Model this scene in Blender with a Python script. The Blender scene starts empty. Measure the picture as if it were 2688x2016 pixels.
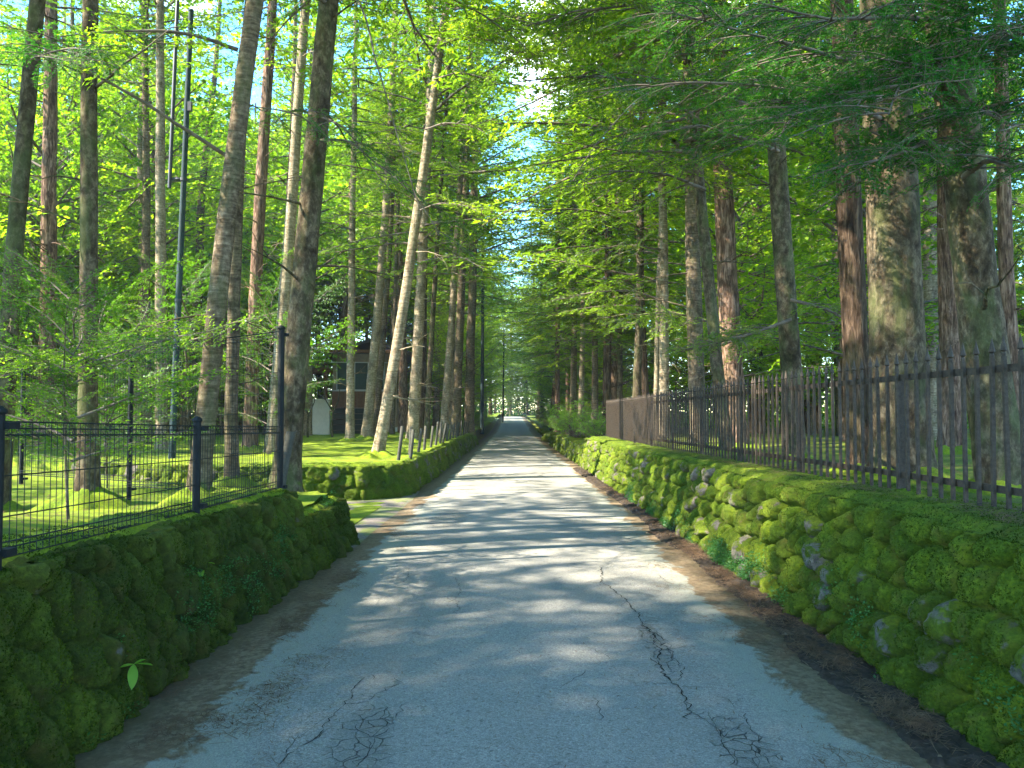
import bpy, math, random
import numpy as np
from math import radians as R
from mathutils import Vector, Matrix, Quaternion
rng = np.random.default_rng(7)
random.seed(7)
PI = math.pi
sc = bpy.context.scene
COL = sc.collection

# ------------------------------------------------------------------ camera, sky, sun, exposure
F, CX, CY, EYE = 770.0, 515.0, 412.0, 1.6          # focal length in px of a 1024 wide frame, where the lane's direction meets the horizon
cam_d = bpy.data.cameras.new('camera'); cam = bpy.data.objects.new('camera', cam_d); COL.objects.link(cam)
cam_d.sensor_width = 36.0; cam_d.lens = 36.0 * F / 1024.0; cam_d.clip_start = 0.05; cam_d.clip_end = 3000
PITCH = math.atan((CY - 384) / F); YAW = math.atan((CX - 512) / F)
cam.location = (0, 0, EYE); cam.rotation_euler = (PI / 2 + PITCH, 0, YAW)
sc.camera = cam

SUN_EL, SUN_AZ = R(41), R(163 + 34)               # azimuth of the sun in the xy plane, from +X counter-clockwise: left, a little behind
world = bpy.data.worlds.new('World'); sc.world = world; world.use_nodes = True
wn = world.node_tree; wn.nodes.clear()
w_out = wn.nodes.new('ShaderNodeOutputWorld'); w_bg = wn.nodes.new('ShaderNodeBackground')
sky = wn.nodes.new('ShaderNodeTexSky'); sky.sky_type = 'NISHITA'; sky.sun_disc = False
sky.sun_elevation = SUN_EL; sky.sun_rotation = PI / 2 - SUN_AZ; sky.air_density = 1.0; sky.dust_density = 0.0; sky.ozone_density = 2.5
w_bg.inputs['Strength'].default_value = 0.15
w_tc = wn.nodes.new('ShaderNodeTexCoord'); w_nz = wn.nodes.new('ShaderNodeTexNoise')
w_nz.inputs['Scale'].default_value = 5.0; w_nz.inputs['Detail'].default_value = 5
w_rp = wn.nodes.new('ShaderNodeValToRGB'); w_rp.color_ramp.elements[0].position = 0.58; w_rp.color_ramp.elements[1].position = 0.68
w_mx = wn.nodes.new('ShaderNodeMix'); w_mx.data_type = 'RGBA'
w_mx.inputs[7].default_value = (6.0, 6.5, 7.2, 1)
w_sat = wn.nodes.new('ShaderNodeHueSaturation'); w_sat.inputs['Saturation'].default_value = 1.3
wn.links.new(w_tc.outputs['Generated'], w_nz.inputs['Vector']); wn.links.new(w_nz.outputs['Fac'], w_rp.inputs['Fac'])
wn.links.new(sky.outputs['Color'], w_sat.inputs['Color']); wn.links.new(w_sat.outputs['Color'], w_mx.inputs[6])
wn.links.new(w_rp.outputs['Color'], w_mx.inputs[0]); wn.links.new(w_mx.outputs[2], w_bg.inputs['Color'])
wn.links.new(w_bg.outputs['Background'], w_out.inputs['Surface'])
sun_d = bpy.data.lights.new('sun', 'SUN'); sun_d.energy = 3.8; sun_d.angle = R(0.5); sun_d.color = (1.0, 0.90, 0.76)
sun = bpy.data.objects.new('sun', sun_d); COL.objects.link(sun)
sdir = Vector((math.cos(SUN_EL) * math.cos(SUN_AZ), math.cos(SUN_EL) * math.sin(SUN_AZ), math.sin(SUN_EL)))
sun.rotation_euler = sdir.to_track_quat('Z', 'Y').to_euler(); sun.location = sdir * 60
sc.view_settings.view_transform = 'Standard'; sc.view_settings.look = 'None'; sc.view_settings.gamma = 1.0
sc.view_settings.exposure = 3.1
cy = sc.cycles
cy.max_bounces = 5; cy.diffuse_bounces = 4; cy.glossy_bounces = 2; cy.transmission_bounces = 4; cy.transparent_max_bounces = 4
cy.use_denoising = True; cy.sample_clamp_indirect = 6.0; cy.caustics_reflective = False; cy.caustics_refractive = False

# ------------------------------------------------------------------ measuring: what stands where
Mc = Matrix.Translation(cam.location) @ cam.rotation_euler.to_matrix().to_4x4()
def ray(px, py):
    return (Mc.to_3x3() @ Vector(((px - 512) / F, (384 - py) / F, -1.0)))
def at_h(px, py, h):
    d = ray(px, py); t = (h - EYE) / d.z; return Vector((d.x * t, d.y * t, h))
def at_y(px, py, y):
    d = ray(px, py); t = y / d.y; return Vector((d.x * t, y, EYE + d.z * t))
def sstep(a, b, x):
    t = np.clip((np.asarray(x, float) - a) / (b - a), 0, 1); return t * t * (3 - 2 * t)
def z_road(y):
    return 0.8 * sstep(42, 125, y)
def lerp_pts(pts, x):
    return np.interp(x, [p[0] for p in pts], [p[1] for p in pts])

# ------------------------------------------------------------------ numpy noise
PERM = rng.permutation(4096).astype(np.int64); RV = rng.random(4096)
def _h(ix, iy, iz):
    return RV[PERM[(PERM[(PERM[ix & 4095] + iy) & 4095] + iz) & 4095]]
def vnoise(x, y, z=0.0):
    x, y, z = np.broadcast_arrays(np.asarray(x, float), np.asarray(y, float), np.asarray(z, float))
    ix, iy, iz = np.floor(x).astype(int), np.floor(y).astype(int), np.floor(z).astype(int)
    fx, fy, fz = x - ix, y - iy, z - iz
    fx, fy, fz = fx * fx * (3 - 2 * fx), fy * fy * (3 - 2 * fy), fz * fz * (3 - 2 * fz)
    r = 0
    for a in (0, 1):
        for b in (0, 1):
            for c in (0, 1):
                r = r + _h(ix + a, iy + b, iz + c) * (fx if a else 1 - fx) * (fy if b else 1 - fy) * (fz if c else 1 - fz)
    return r * 2 - 1
def fbm(x, y, z=0.0, o=4):
    r, a, f = 0, 0.5, 1.0
    for i in range(o):
        r = r + a * vnoise(x * f + 17 * i, y * f - 9 * i, z * f); a *= 0.5; f *= 2.03
    return r
def worley(u, v, seed=0, jit=0.75):
    """distance to nearest and second nearest seed of a staggered grid, and the nearest cell's random value"""
    iv = np.floor(v).astype(int); f1 = np.full(u.shape, 9.0); f2 = np.full(u.shape, 9.0); cid = np.zeros(u.shape)
    for dv in (-1, 0, 1):
        rv = iv + dv; off = (rv & 1) * 0.5; iu = np.floor(u - off).astype(int)
        for du in (-1, 0, 1):
            cu = iu + du
            r1, r2, r3 = _h(cu + 77, rv + 31, np.full_like(cu, seed)), _h(cu + 7, rv + 131, np.full_like(cu, seed + 5)), _h(cu, rv, np.full_like(cu, seed + 9))
            sx, sy = cu + off + 0.5 + (r1 - .5) * jit, rv + 0.5 + (r2 - .5) * jit
            d = np.sqrt((u - sx) ** 2 + (v - sy) ** 2)
            n = d < f1
            f2 = np.where(n, f1, np.minimum(f2, d)); cid = np.where(n, r3, cid); f1 = np.where(n, d, f1)
    return f1, f2, cid

# ------------------------------------------------------------------ mesh building
class MB:
    def __init__(s): s.v = []; s.f = []; s.m = []; s.a = []; s.n = 0
    def add(s, v, f, mat=0, att=None):
        v = np.asarray(v, np.float32).reshape(-1, 3); f = np.asarray(f, np.int64)
        s.v.append(v); s.f.append((f + s.n)); s.m.append(np.full(len(f), mat, np.int32))
        s.a.append(np.full(len(v), 0.5, np.float32) if att is None else np.broadcast_to(np.asarray(att, np.float32), (len(v),)).copy())
        s.n += len(v); return s
    def arrays(s): return np.concatenate(s.v), s.f, s.m, np.concatenate(s.a)
    def merge(s, o, M=None, scale_att=0.0, att_shift=0.0):
        off = s.n
        for v, f, m, a in zip(o.v, o.f, o.m, o.a):
            vv = v if M is None else v @ M[:3, :3].T + M[:3, 3]
            s.v.append(vv.astype(np.float32)); s.m.append(m); s.a.append(np.clip(a + att_shift, 0, 1)); s.f.append(f + off)
        s.n = off + o.n; return s
    def compact(s):
        """one chunk per face width, so that merging is quick"""
        v = np.concatenate(s.v); a = np.concatenate(s.a); r = MB(); r.v = [v]; r.a = [a]; r.n = len(v); first = True
        r.f = []; r.m = []
        for w in (3, 4):
            fs = [f for f in s.f if len(f) and f.shape[1] == w]
            if fs:
                r.f.append(np.concatenate(fs)); r.m.append(np.concatenate([m for f, m in zip(s.f, s.m) if len(f) and f.shape[1] == w]))
        while len(r.v) < len(r.f): r.v.append(np.zeros((0, 3), np.float32)); r.a.append(np.zeros(0, np.float32))
        while len(r.f) < len(r.v): r.f.append(np.zeros((0, 4), np.int64)); r.m.append(np.zeros(0, np.int32))
        return r
    def mesh(s, name, mats, smooth=True):
        me = bpy.data.meshes.new(name); v = np.concatenate(s.v)
        me.vertices.add(len(v)); me.vertices.foreach_set('co', v.ravel())
        fs = [f for f in s.f if len(f)]; ms = [m for f, m in zip(s.f, s.m) if len(f)]
        lens = np.concatenate([np.full(len(f), f.shape[1], np.int32) for f in fs]); loops = np.concatenate([f.ravel() for f in fs]).astype(np.int32)
        me.loops.add(len(loops)); me.loops.foreach_set('vertex_index', loops)
        me.polygons.add(len(lens)); st = np.concatenate([[0], np.cumsum(lens)[:-1]]).astype(np.int32)
        me.polygons.foreach_set('loop_start', st); me.polygons.foreach_set('loop_total', lens)
        me.polygons.foreach_set('material_index', np.concatenate(ms).astype(np.int32))
        me.polygons.foreach_set('use_smooth', np.full(len(lens), smooth))
        at = me.attributes.new('v', 'FLOAT', 'POINT'); at.data.foreach_set('value', np.concatenate(s.a))
        for m in (mats if isinstance(mats, (list, tuple)) else [mats]): me.materials.append(m)
        me.update(calc_edges=True); return me
def link(name, me, parent=None):
    o = bpy.data.objects.new(name, me); COL.objects.link(o)
    if parent is not None: o.parent = parent
    return o
def tag(o, label=None, cat=None, group=None, kind=None):
    if label: o['label'] = label
    if cat: o['category'] = cat
    if group: o['group'] = group
    if kind: o['kind'] = kind
    return o
def thing(name, label, cat, loc=(0, 0, 0), rotz=0.0, group=None):
    o = bpy.data.objects.new(name, None); COL.objects.link(o); o.location = loc; o.rotation_euler = (0, 0, rotz)
    o.empty_display_size = 0.2
    return tag(o, label, cat, group)
def box(mb, c, s, mat=0, rz=0.0, M=None, att=None):
    x, y, z = s[0] / 2, s[1] / 2, s[2] / 2
    v = np.array([[a * x, b * y, d * z] for d in (-1, 1) for b in (-1, 1) for a in (-1, 1)])
    if rz: v = v @ np.array([[math.cos(rz), math.sin(rz), 0], [-math.sin(rz), math.cos(rz), 0], [0, 0, 1]])
    v = v + np.array(c)
    f = [[0, 2, 3, 1], [4, 5, 7, 6], [0, 1, 5, 4], [1, 3, 7, 5], [3, 2, 6, 7], [2, 0, 4, 6]]
    mb.add(v, f, mat, att); return mb
def tube(mb, pts, rad, n=6, mat=0, att=None, cap=True, disp=None):
    pts = np.asarray(pts, float); k = len(pts); rad = np.broadcast_to(np.asarray(rad, float), (k,))
    t = np.gradient(pts, axis=0); t /= np.linalg.norm(t, axis=1)[:, None] + 1e-9
    ref = np.array([0, 0, 1.0]) if abs(t[:, 2]).mean() < 0.8 else np.array([1.0, 0, 0])
    a = np.cross(t, ref); a /= np.linalg.norm(a, axis=1)[:, None] + 1e-9; b = np.cross(t, a)
    ang = np.linspace(0, 2 * PI, n, endpoint=False)
    rr = rad[:, None] * np.ones(n)[None]
    if disp is not None: rr = disp(rr, ang[None] + 0 * rr, pts[:, 2][:, None] + 0 * rr)
    v = pts[:, None] + rr[..., None] * (np.cos(ang)[None, :, None] * a[:, None] + np.sin(ang)[None, :, None] * b[:, None])
    i = np.arange(k - 1)[:, None] * n; j = np.arange(n)[None]; j2 = (j + 1) % n
    f = np.stack([i + j, i + j2, i + n + j2, i + n + j], -1).reshape(-1, 4)
    mb.add(v.reshape(-1, 3), f, mat, att)
    if cap and n == 4: pass
    return mb
def lathe(mb, prof, n=10, mat=0, c=(0, 0, 0)):
    pr = np.array(prof, float); a = np.linspace(0, 2 * PI, n, endpoint=False)
    v = np.stack([pr[:, 0:1] * np.cos(a), pr[:, 0:1] * np.sin(a), pr[:, 1:2] + 0 * a], -1) + np.array(c)
    i = np.arange(len(pr) - 1)[:, None] * n; j = np.arange(n)[None]; j2 = (j + 1) % n
    mb.add(v.reshape(-1, 3), np.stack([i + j, i + j2, i + n + j2, i + n + j], -1).reshape(-1, 4), mat); return mb
def grid_faces(nu, nv):
    i = np.arange(nu - 1)[:, None] * nv; j = np.arange(nv - 1)[None]
    return np.stack([i + j, i + nv + j, i + nv + j + 1, i + j + 1], -1).reshape(-1, 4)

# ------------------------------------------------------------------ materials
class NT:
    def __init__(s, name):
        s.m = bpy.data.materials.new(name); s.m.use_nodes = True; s.t = s.m.node_tree; s.t.nodes.clear()
        s.out = s.t.nodes.new('ShaderNodeOutputMaterial')
    def n(s, typ, ins=None, **props):
        nd = s.t.nodes.new('ShaderNode' + typ)
        for k, v in props.items(): setattr(nd, k, v)
        for k, v in (ins or {}).items():
            if hasattr(v, 'is_output') or isinstance(v, bpy.types.NodeSocket): s.t.links.new(v, nd.inputs[k])
            else: nd.inputs[k].default_value = v
        return nd
    def noise(s, scale, detail=4, vec=None, rough=0.55, dist=0.0):
        nd = s.n('TexNoise', {'Scale': scale, 'Detail': detail, 'Roughness': rough, 'Distortion': dist})
        if vec is not None: s.t.links.new(vec, nd.inputs['Vector'])
        return nd.outputs['Fac']
    def ramp(s, fac, stops):
        nd = s.n('ValToRGB', {'Fac': fac}); e = nd.color_ramp.elements
        while len(e) < len(stops): e.new(0.5)
        for el, (p, c) in zip(e, stops): el.position = p; el.color = (c, c, c, 1) if isinstance(c, (int, float)) else (*c, 1)
        return nd.outputs['Color']
    def mix(s, fac, a, b, blend='MIX'):
        nd = s.n('Mix', data_type='RGBA', blend_type=blend)
        for k, v in ((0, fac), (6, a), (7, b)):
            if isinstance(v, bpy.types.NodeSocket): s.t.links.new(v, nd.inputs[k])
            else: nd.inputs[k].default_value = (*v, 1) if isinstance(v, tuple) and len(v) == 3 else v
        return nd.outputs[2]
    def math(s, op, a, b=0.0, c=0.0):
        nd = s.n('Math', operation=op)
        for k, v in ((0, a), (1, b), (2, c)):
            if isinstance(v, bpy.types.NodeSocket): s.t.links.new(v, nd.inputs[k])
            else: nd.inputs[k].default_value = v
        return nd.outputs[0]
    def coord(s, scale=(1, 1, 1), obj=True):
        c = s.n('TexCoord').outputs['Object'] if obj else s.n('NewGeometry').outputs['Position']
        return s.n('Mapping', {'Vector': c, 'Scale': scale}).outputs['Vector']
    def bump(s, h, dist=0.01, strength=1.0, normal=None):
        d = {'Height': h, 'Distance': dist, 'Strength': strength}
        if normal is not None: d['Normal'] = normal
        return s.n('Bump', d).outputs['Normal']
    def done(s, col, rough=0.8, normal=None, **kw):
        d = {'Base Color': col if isinstance(col, bpy.types.NodeSocket) else (*col, 1), 'Roughness': rough}
        if normal is not None: d['Normal'] = normal
        d.update(kw); p = s.n('BsdfPrincipled', d); s.t.links.new(p.outputs[0], s.out.inputs['Surface']); return s.m

def mat_leaf(name, dark, mid, light, trans=0.5, gloss=0.04, tscale=1.5):
    t = NT(name); at = t.n('Attribute', attribute_name='v').outputs['Fac']
    inf = t.n('ObjectInfo').outputs['Random']
    pos = t.coord(obj=False); nz = t.noise(0.6, 2, pos)
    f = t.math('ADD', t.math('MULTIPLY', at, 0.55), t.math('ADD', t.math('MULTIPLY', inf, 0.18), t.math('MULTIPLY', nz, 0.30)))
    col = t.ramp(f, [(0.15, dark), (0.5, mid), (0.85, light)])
    tc = t.mix(1.0, col, (tscale * 1.15, tscale * 1.25, tscale * 0.55), 'MULTIPLY')
    d = t.n('BsdfDiffuse', {'Color': col}); tr = t.n('BsdfTranslucent', {'Color': tc}); g = t.n('BsdfGlossy', {'Color': (0.9, 0.95, 1, 1), 'Roughness': 0.45})
    m = t.n('MixShader', {0: trans}); t.t.links.new(d.outputs[0], m.inputs[1]); t.t.links.new(tr.outputs[0], m.inputs[2])
    m2 = t.n('MixShader', {0: gloss * 0.5}); t.t.links.new(m.outputs[0], m2.inputs[1]); t.t.links.new(g.outputs[0], m2.inputs[2])
    t.t.links.new(m2.outputs[0], t.out.inputs['Surface']); return t.m
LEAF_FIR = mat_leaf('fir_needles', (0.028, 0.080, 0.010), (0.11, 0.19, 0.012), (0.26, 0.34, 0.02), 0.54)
LEAF_SHADE = mat_leaf('shaded_fir_needles', (0.010, 0.060, 0.012), (0.026, 0.11, 0.015), (0.08, 0.19, 0.02), 0.42, 0.02)  # shaded copy of the fir needles: the shade is put into the colour
LEAF_MAPLE = mat_leaf('maple_leaves', (0.040, 0.11, 0.008), (0.14, 0.24, 0.011), (0.28, 0.35, 0.022), 0.6)
LEAF_MAPLE_SHADE = mat_leaf('shaded_maple_leaves', (0.02, 0.07, 0.006), (0.06, 0.14, 0.008), (0.15, 0.25, 0.014), 0.5)  # maple leaves darkened in colour to stand in for shade on the near maples
LEAF_SHRUB = mat_leaf('shrub_leaves', (0.05, 0.14, 0.012), (0.12, 0.26, 0.02), (0.2, 0.36, 0.03), 0.5)
LEAF_HERB = mat_leaf('herb_leaves', (0.015, 0.07, 0.018), (0.035, 0.12, 0.03), (0.08, 0.2, 0.05), 0.4)

def mat_bark(name, dark, mid, light, kind='grey', lichen=0.35):
    t = NT(name); c = t.n('TexCoord').outputs['Object']; at = t.n('Attribute', attribute_name='v').outputs['Fac']
    geo = t.coord(obj=False)
    if kind == 'furrow':
        m1 = t.n('Mapping', {'Vector': geo, 'Scale': (22, 22, 3.2)}).outputs[0]
        h1 = t.noise(1.0, 5, m1, 0.65, 0.6)
        h = h1
    elif kind == 'band':
        m1 = t.n('Mapping', {'Vector': geo, 'Scale': (5, 5, 34)}).outputs[0]; m2 = t.n('Mapping', {'Vector': geo, 'Scale': (9, 9, 7)}).outputs[0]
        h = t.math('ADD', t.math('MULTIPLY', t.noise(1.0, 4, m1, 0.6, 0.4), 0.5), t.math('MULTIPLY', t.noise(2.4, 6, m2, 0.65), 0.5))
    else:
        m2 = t.n('Mapping', {'Vector': geo, 'Scale': (9, 9, 6)}).outputs[0]; h = t.noise(1.6, 8, m2, 0.7, 0.3)
    col = t.ramp(h, [(0.34, dark), (0.5, mid), (0.66, light)])
    big = t.noise(1.7, 4, t.n('Mapping', {'Vector': geo, 'Scale': (2.5, 2.5, 1)}).outputs[0], 0.65)
    col = t.mix(t.math('MULTIPLY', t.ramp(big, [(0.46, 0.0), (0.62, 1.0)]), lichen), col, (0.065, 0.085, 0.028))
    # moss climbing the foot: the attribute v is the height above the root in units of 2 m
    mo = t.math('SUBTRACT', t.math('MULTIPLY', t.noise(6, 5, geo, 0.7), 0.75), at)
    col = t.mix(t.ramp(mo, [(0.12, 0.0), (0.24, 1.0)]), col, t.ramp(t.noise(30, 3, geo), [(0.3, (0.035, 0.075, 0.008)), (0.7, (0.10, 0.17, 0.012))]))
    blot = t.noise(1.0, 6, t.n('Mapping', {'Vector': geo, 'Scale': (3.2, 3.2, 1.5)}).outputs[0], 0.72, 0.5)
    col = t.mix(t.ramp(blot, [(0.50, 0.0), (0.66, 0.75)]), col, tuple(x * 0.45 for x in dark) if kind != 'pale' else dark)
    nrm = t.bump(h, 0.035 if kind == 'furrow' else 0.016, 1.0)
    return t.done(col, 0.95, nrm, **{'Specular IOR Level': 0.08})
BARK_GREY = mat_bark('grey_bark', (0.026, 0.019, 0.012), (0.072, 0.055, 0.033), (0.161, 0.129, 0.083), 'grey', 0.55)
BARK_BAND = mat_bark('banded_fir_bark', (0.035, 0.025, 0.015), (0.100, 0.074, 0.047), (0.221, 0.171, 0.116), 'band', 0.35)
BARK_RED = mat_bark('furrowed_larch_bark', (0.034, 0.018, 0.012), (0.128, 0.077, 0.050), (0.295, 0.196, 0.139), 'furrow', 0.15)
BARK_DARK = mat_bark('dark_furrowed_bark', (0.016, 0.010, 0.006), (0.053, 0.035, 0.023), (0.132, 0.092, 0.060), 'furrow', 0.2)
BARK_PALE = mat_bark('pale_bark', (0.084, 0.060, 0.036), (0.210, 0.165, 0.108), (0.399, 0.330, 0.234), 'band', 0.3)
t = NT('twig_wood'); WOOD = t.done(t.ramp(t.noise(9, 3, t.coord(obj=False)), [(0.3, (0.045, 0.032, 0.022)), (0.7, (0.15, 0.115, 0.08))]), 0.85)

def mat_moss(name, a, b, c, brown=(0.10, 0.06, 0.015), stone=None, st_amt=0.0):
    t = NT(name); g = t.coord(obj=False); at = t.n('Attribute', attribute_name='v').outputs['Fac']
    n1 = t.noise(2.2, 6, g, 0.62); n2 = t.noise(42, 4, g, 0.7); n3 = t.noise(7, 5, g, 0.6)
    col = t.ramp(t.math('ADD', t.math('MULTIPLY', n1, 0.55), t.math('MULTIPLY', n2, 0.45)), [(0.36, a), (0.5, b), (0.64, c)])
    col = t.mix(t.ramp(n3, [(0.52, 0.0), (0.72, 0.55)]), col, brown)
    col = t.mix(t.math('MULTIPLY', at, 0.35), col, t.mix(0.5, col, brown))
    if stone:
        msk = t.ramp(t.math('ADD', t.math('MULTIPLY', at, st_amt), t.math('MULTIPLY', n3, 0.8)), [(0.95, 0.0), (1.06, 1.0)])
        col = t.mix(msk, col, t.ramp(t.noise(18, 6, g, 0.7), [(0.35, stone[0]), (0.65, stone[1])]))
    nrm = t.bump(t.noise(90, 4, g, 0.75), 0.02, 0.8, t.bump(n3, 0.03, 0.5))
    p = t.done(col, 0.95, nrm, **{'Specular IOR Level': 0.1, 'Sheen Weight': 0.06, 'Sheen Roughness': 0.5, 'Sheen Tint': (0.55, 0.8, 0.2, 1)})
    return p
MOSS_WALL = mat_moss('moss_on_stones', (0.018, 0.038, 0.003), (0.055, 0.094, 0.005), (0.14, 0.185, 0.009), (0.10, 0.065, 0.018), ((0.05, 0.045, 0.038), (0.16, 0.14, 0.11)), 0.61)
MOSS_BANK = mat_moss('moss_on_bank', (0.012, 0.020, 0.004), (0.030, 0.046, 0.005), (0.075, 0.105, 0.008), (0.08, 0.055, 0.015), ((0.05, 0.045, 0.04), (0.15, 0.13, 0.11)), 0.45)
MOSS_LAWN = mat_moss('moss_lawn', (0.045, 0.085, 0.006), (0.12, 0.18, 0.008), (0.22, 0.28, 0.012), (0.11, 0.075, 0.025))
t = NT('moss_tuft'); at = t.n('Attribute', attribute_name='v').outputs['Fac']
col = t.ramp(t.math('ADD', t.math('MULTIPLY', at, 0.6), t.math('MULTIPLY', t.noise(3, 3, t.coord(obj=False)), 0.5)), [(0.25, (0.016, 0.030, 0.004)), (0.55, (0.042, 0.070, 0.006)), (0.85, (0.12, 0.155, 0.012))])
d = t.n('BsdfDiffuse', {'Color': col}); tr = t.n('BsdfTranslucent', {'Color': col}); m = t.n('MixShader', {0: 0.35})
t.t.links.new(d.outputs[0], m.inputs[1]); t.t.links.new(tr.outputs[0], m.inputs[2]); t.t.links.new(m.outputs[0], t.out.inputs['Surface']); TUFT = t.m

def simple(name, col, rough=0.6, var=0.25, scale=12, metal=0.0, bump=0.002):
    t = NT(name); g = t.coord(obj=False); n = t.noise(scale, 5, g, 0.65)
    c = t.ramp(n, [(0.3, tuple(x * (1 - var) for x in col)), (0.7, tuple(min(1, x * (1 + var)) for x in col))])
    return t.done(c, rough, t.bump(n, bump, 0.6), **{'Metallic': metal, 'Specular IOR Level': 0.2 if rough > .5 else .5})
IRON = simple('rusty_brown_iron', (0.045, 0.034, 0.024), 0.7, 0.45, 30, 0.0)
BLACK = simple('black_coated_steel', (0.006, 0.008, 0.008), 0.7, 0.3, 20, 0.0)
WIRE = simple('grey_green_wire', (0.010, 0.013, 0.012), 0.75, 0.3, 20, 0.0)
STAKE = simple('weathered_stake_wood', (0.052, 0.050, 0.038), 0.85, 0.35, 16)
POLE = simple('painted_blue_grey_pole', (0.018, 0.034, 0.036), 0.8, 0.2, 6)
PIPE = simple('black_conduit', (0.015, 0.016, 0.018), 0.5, 0.2, 6)
CONC = simple('pale_render', (0.62, 0.60, 0.58), 0.8, 0.08, 5)
HWALL = simple('tan_boarding', (0.27, 0.20, 0.14), 0.8, 0.18, 6)
HBROWN = simple('brown_timber', (0.17, 0.075, 0.035), 0.7, 0.25, 8)
HDARK = simple('dark_garage_panel', (0.035, 0.045, 0.035), 0.7, 0.2, 8)
HROOF = simple('dark_roofing', (0.06, 0.05, 0.045), 0.6, 0.2, 8)
HGLASS = simple('grey_green_glass', (0.035, 0.065, 0.050), 0.65, 0.15, 3)
WHITE = simple('white_trim', (0.42, 0.42, 0.39), 0.5, 0.05, 8)
SOIL = simple('dark_soil', (0.035, 0.026, 0.018), 0.95, 0.5, 25, 0, 0.01)
NEEDLE = simple('fallen_brown_needles', (0.12, 0.073, 0.04), 0.9, 0.5, 9)
TWIG = simple('dry_twig', (0.13, 0.095, 0.06), 0.85, 0.4, 9)
CRACK = simple('dark_crack', (0.018, 0.018, 0.015), 0.95, 0.3, 20)

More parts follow.
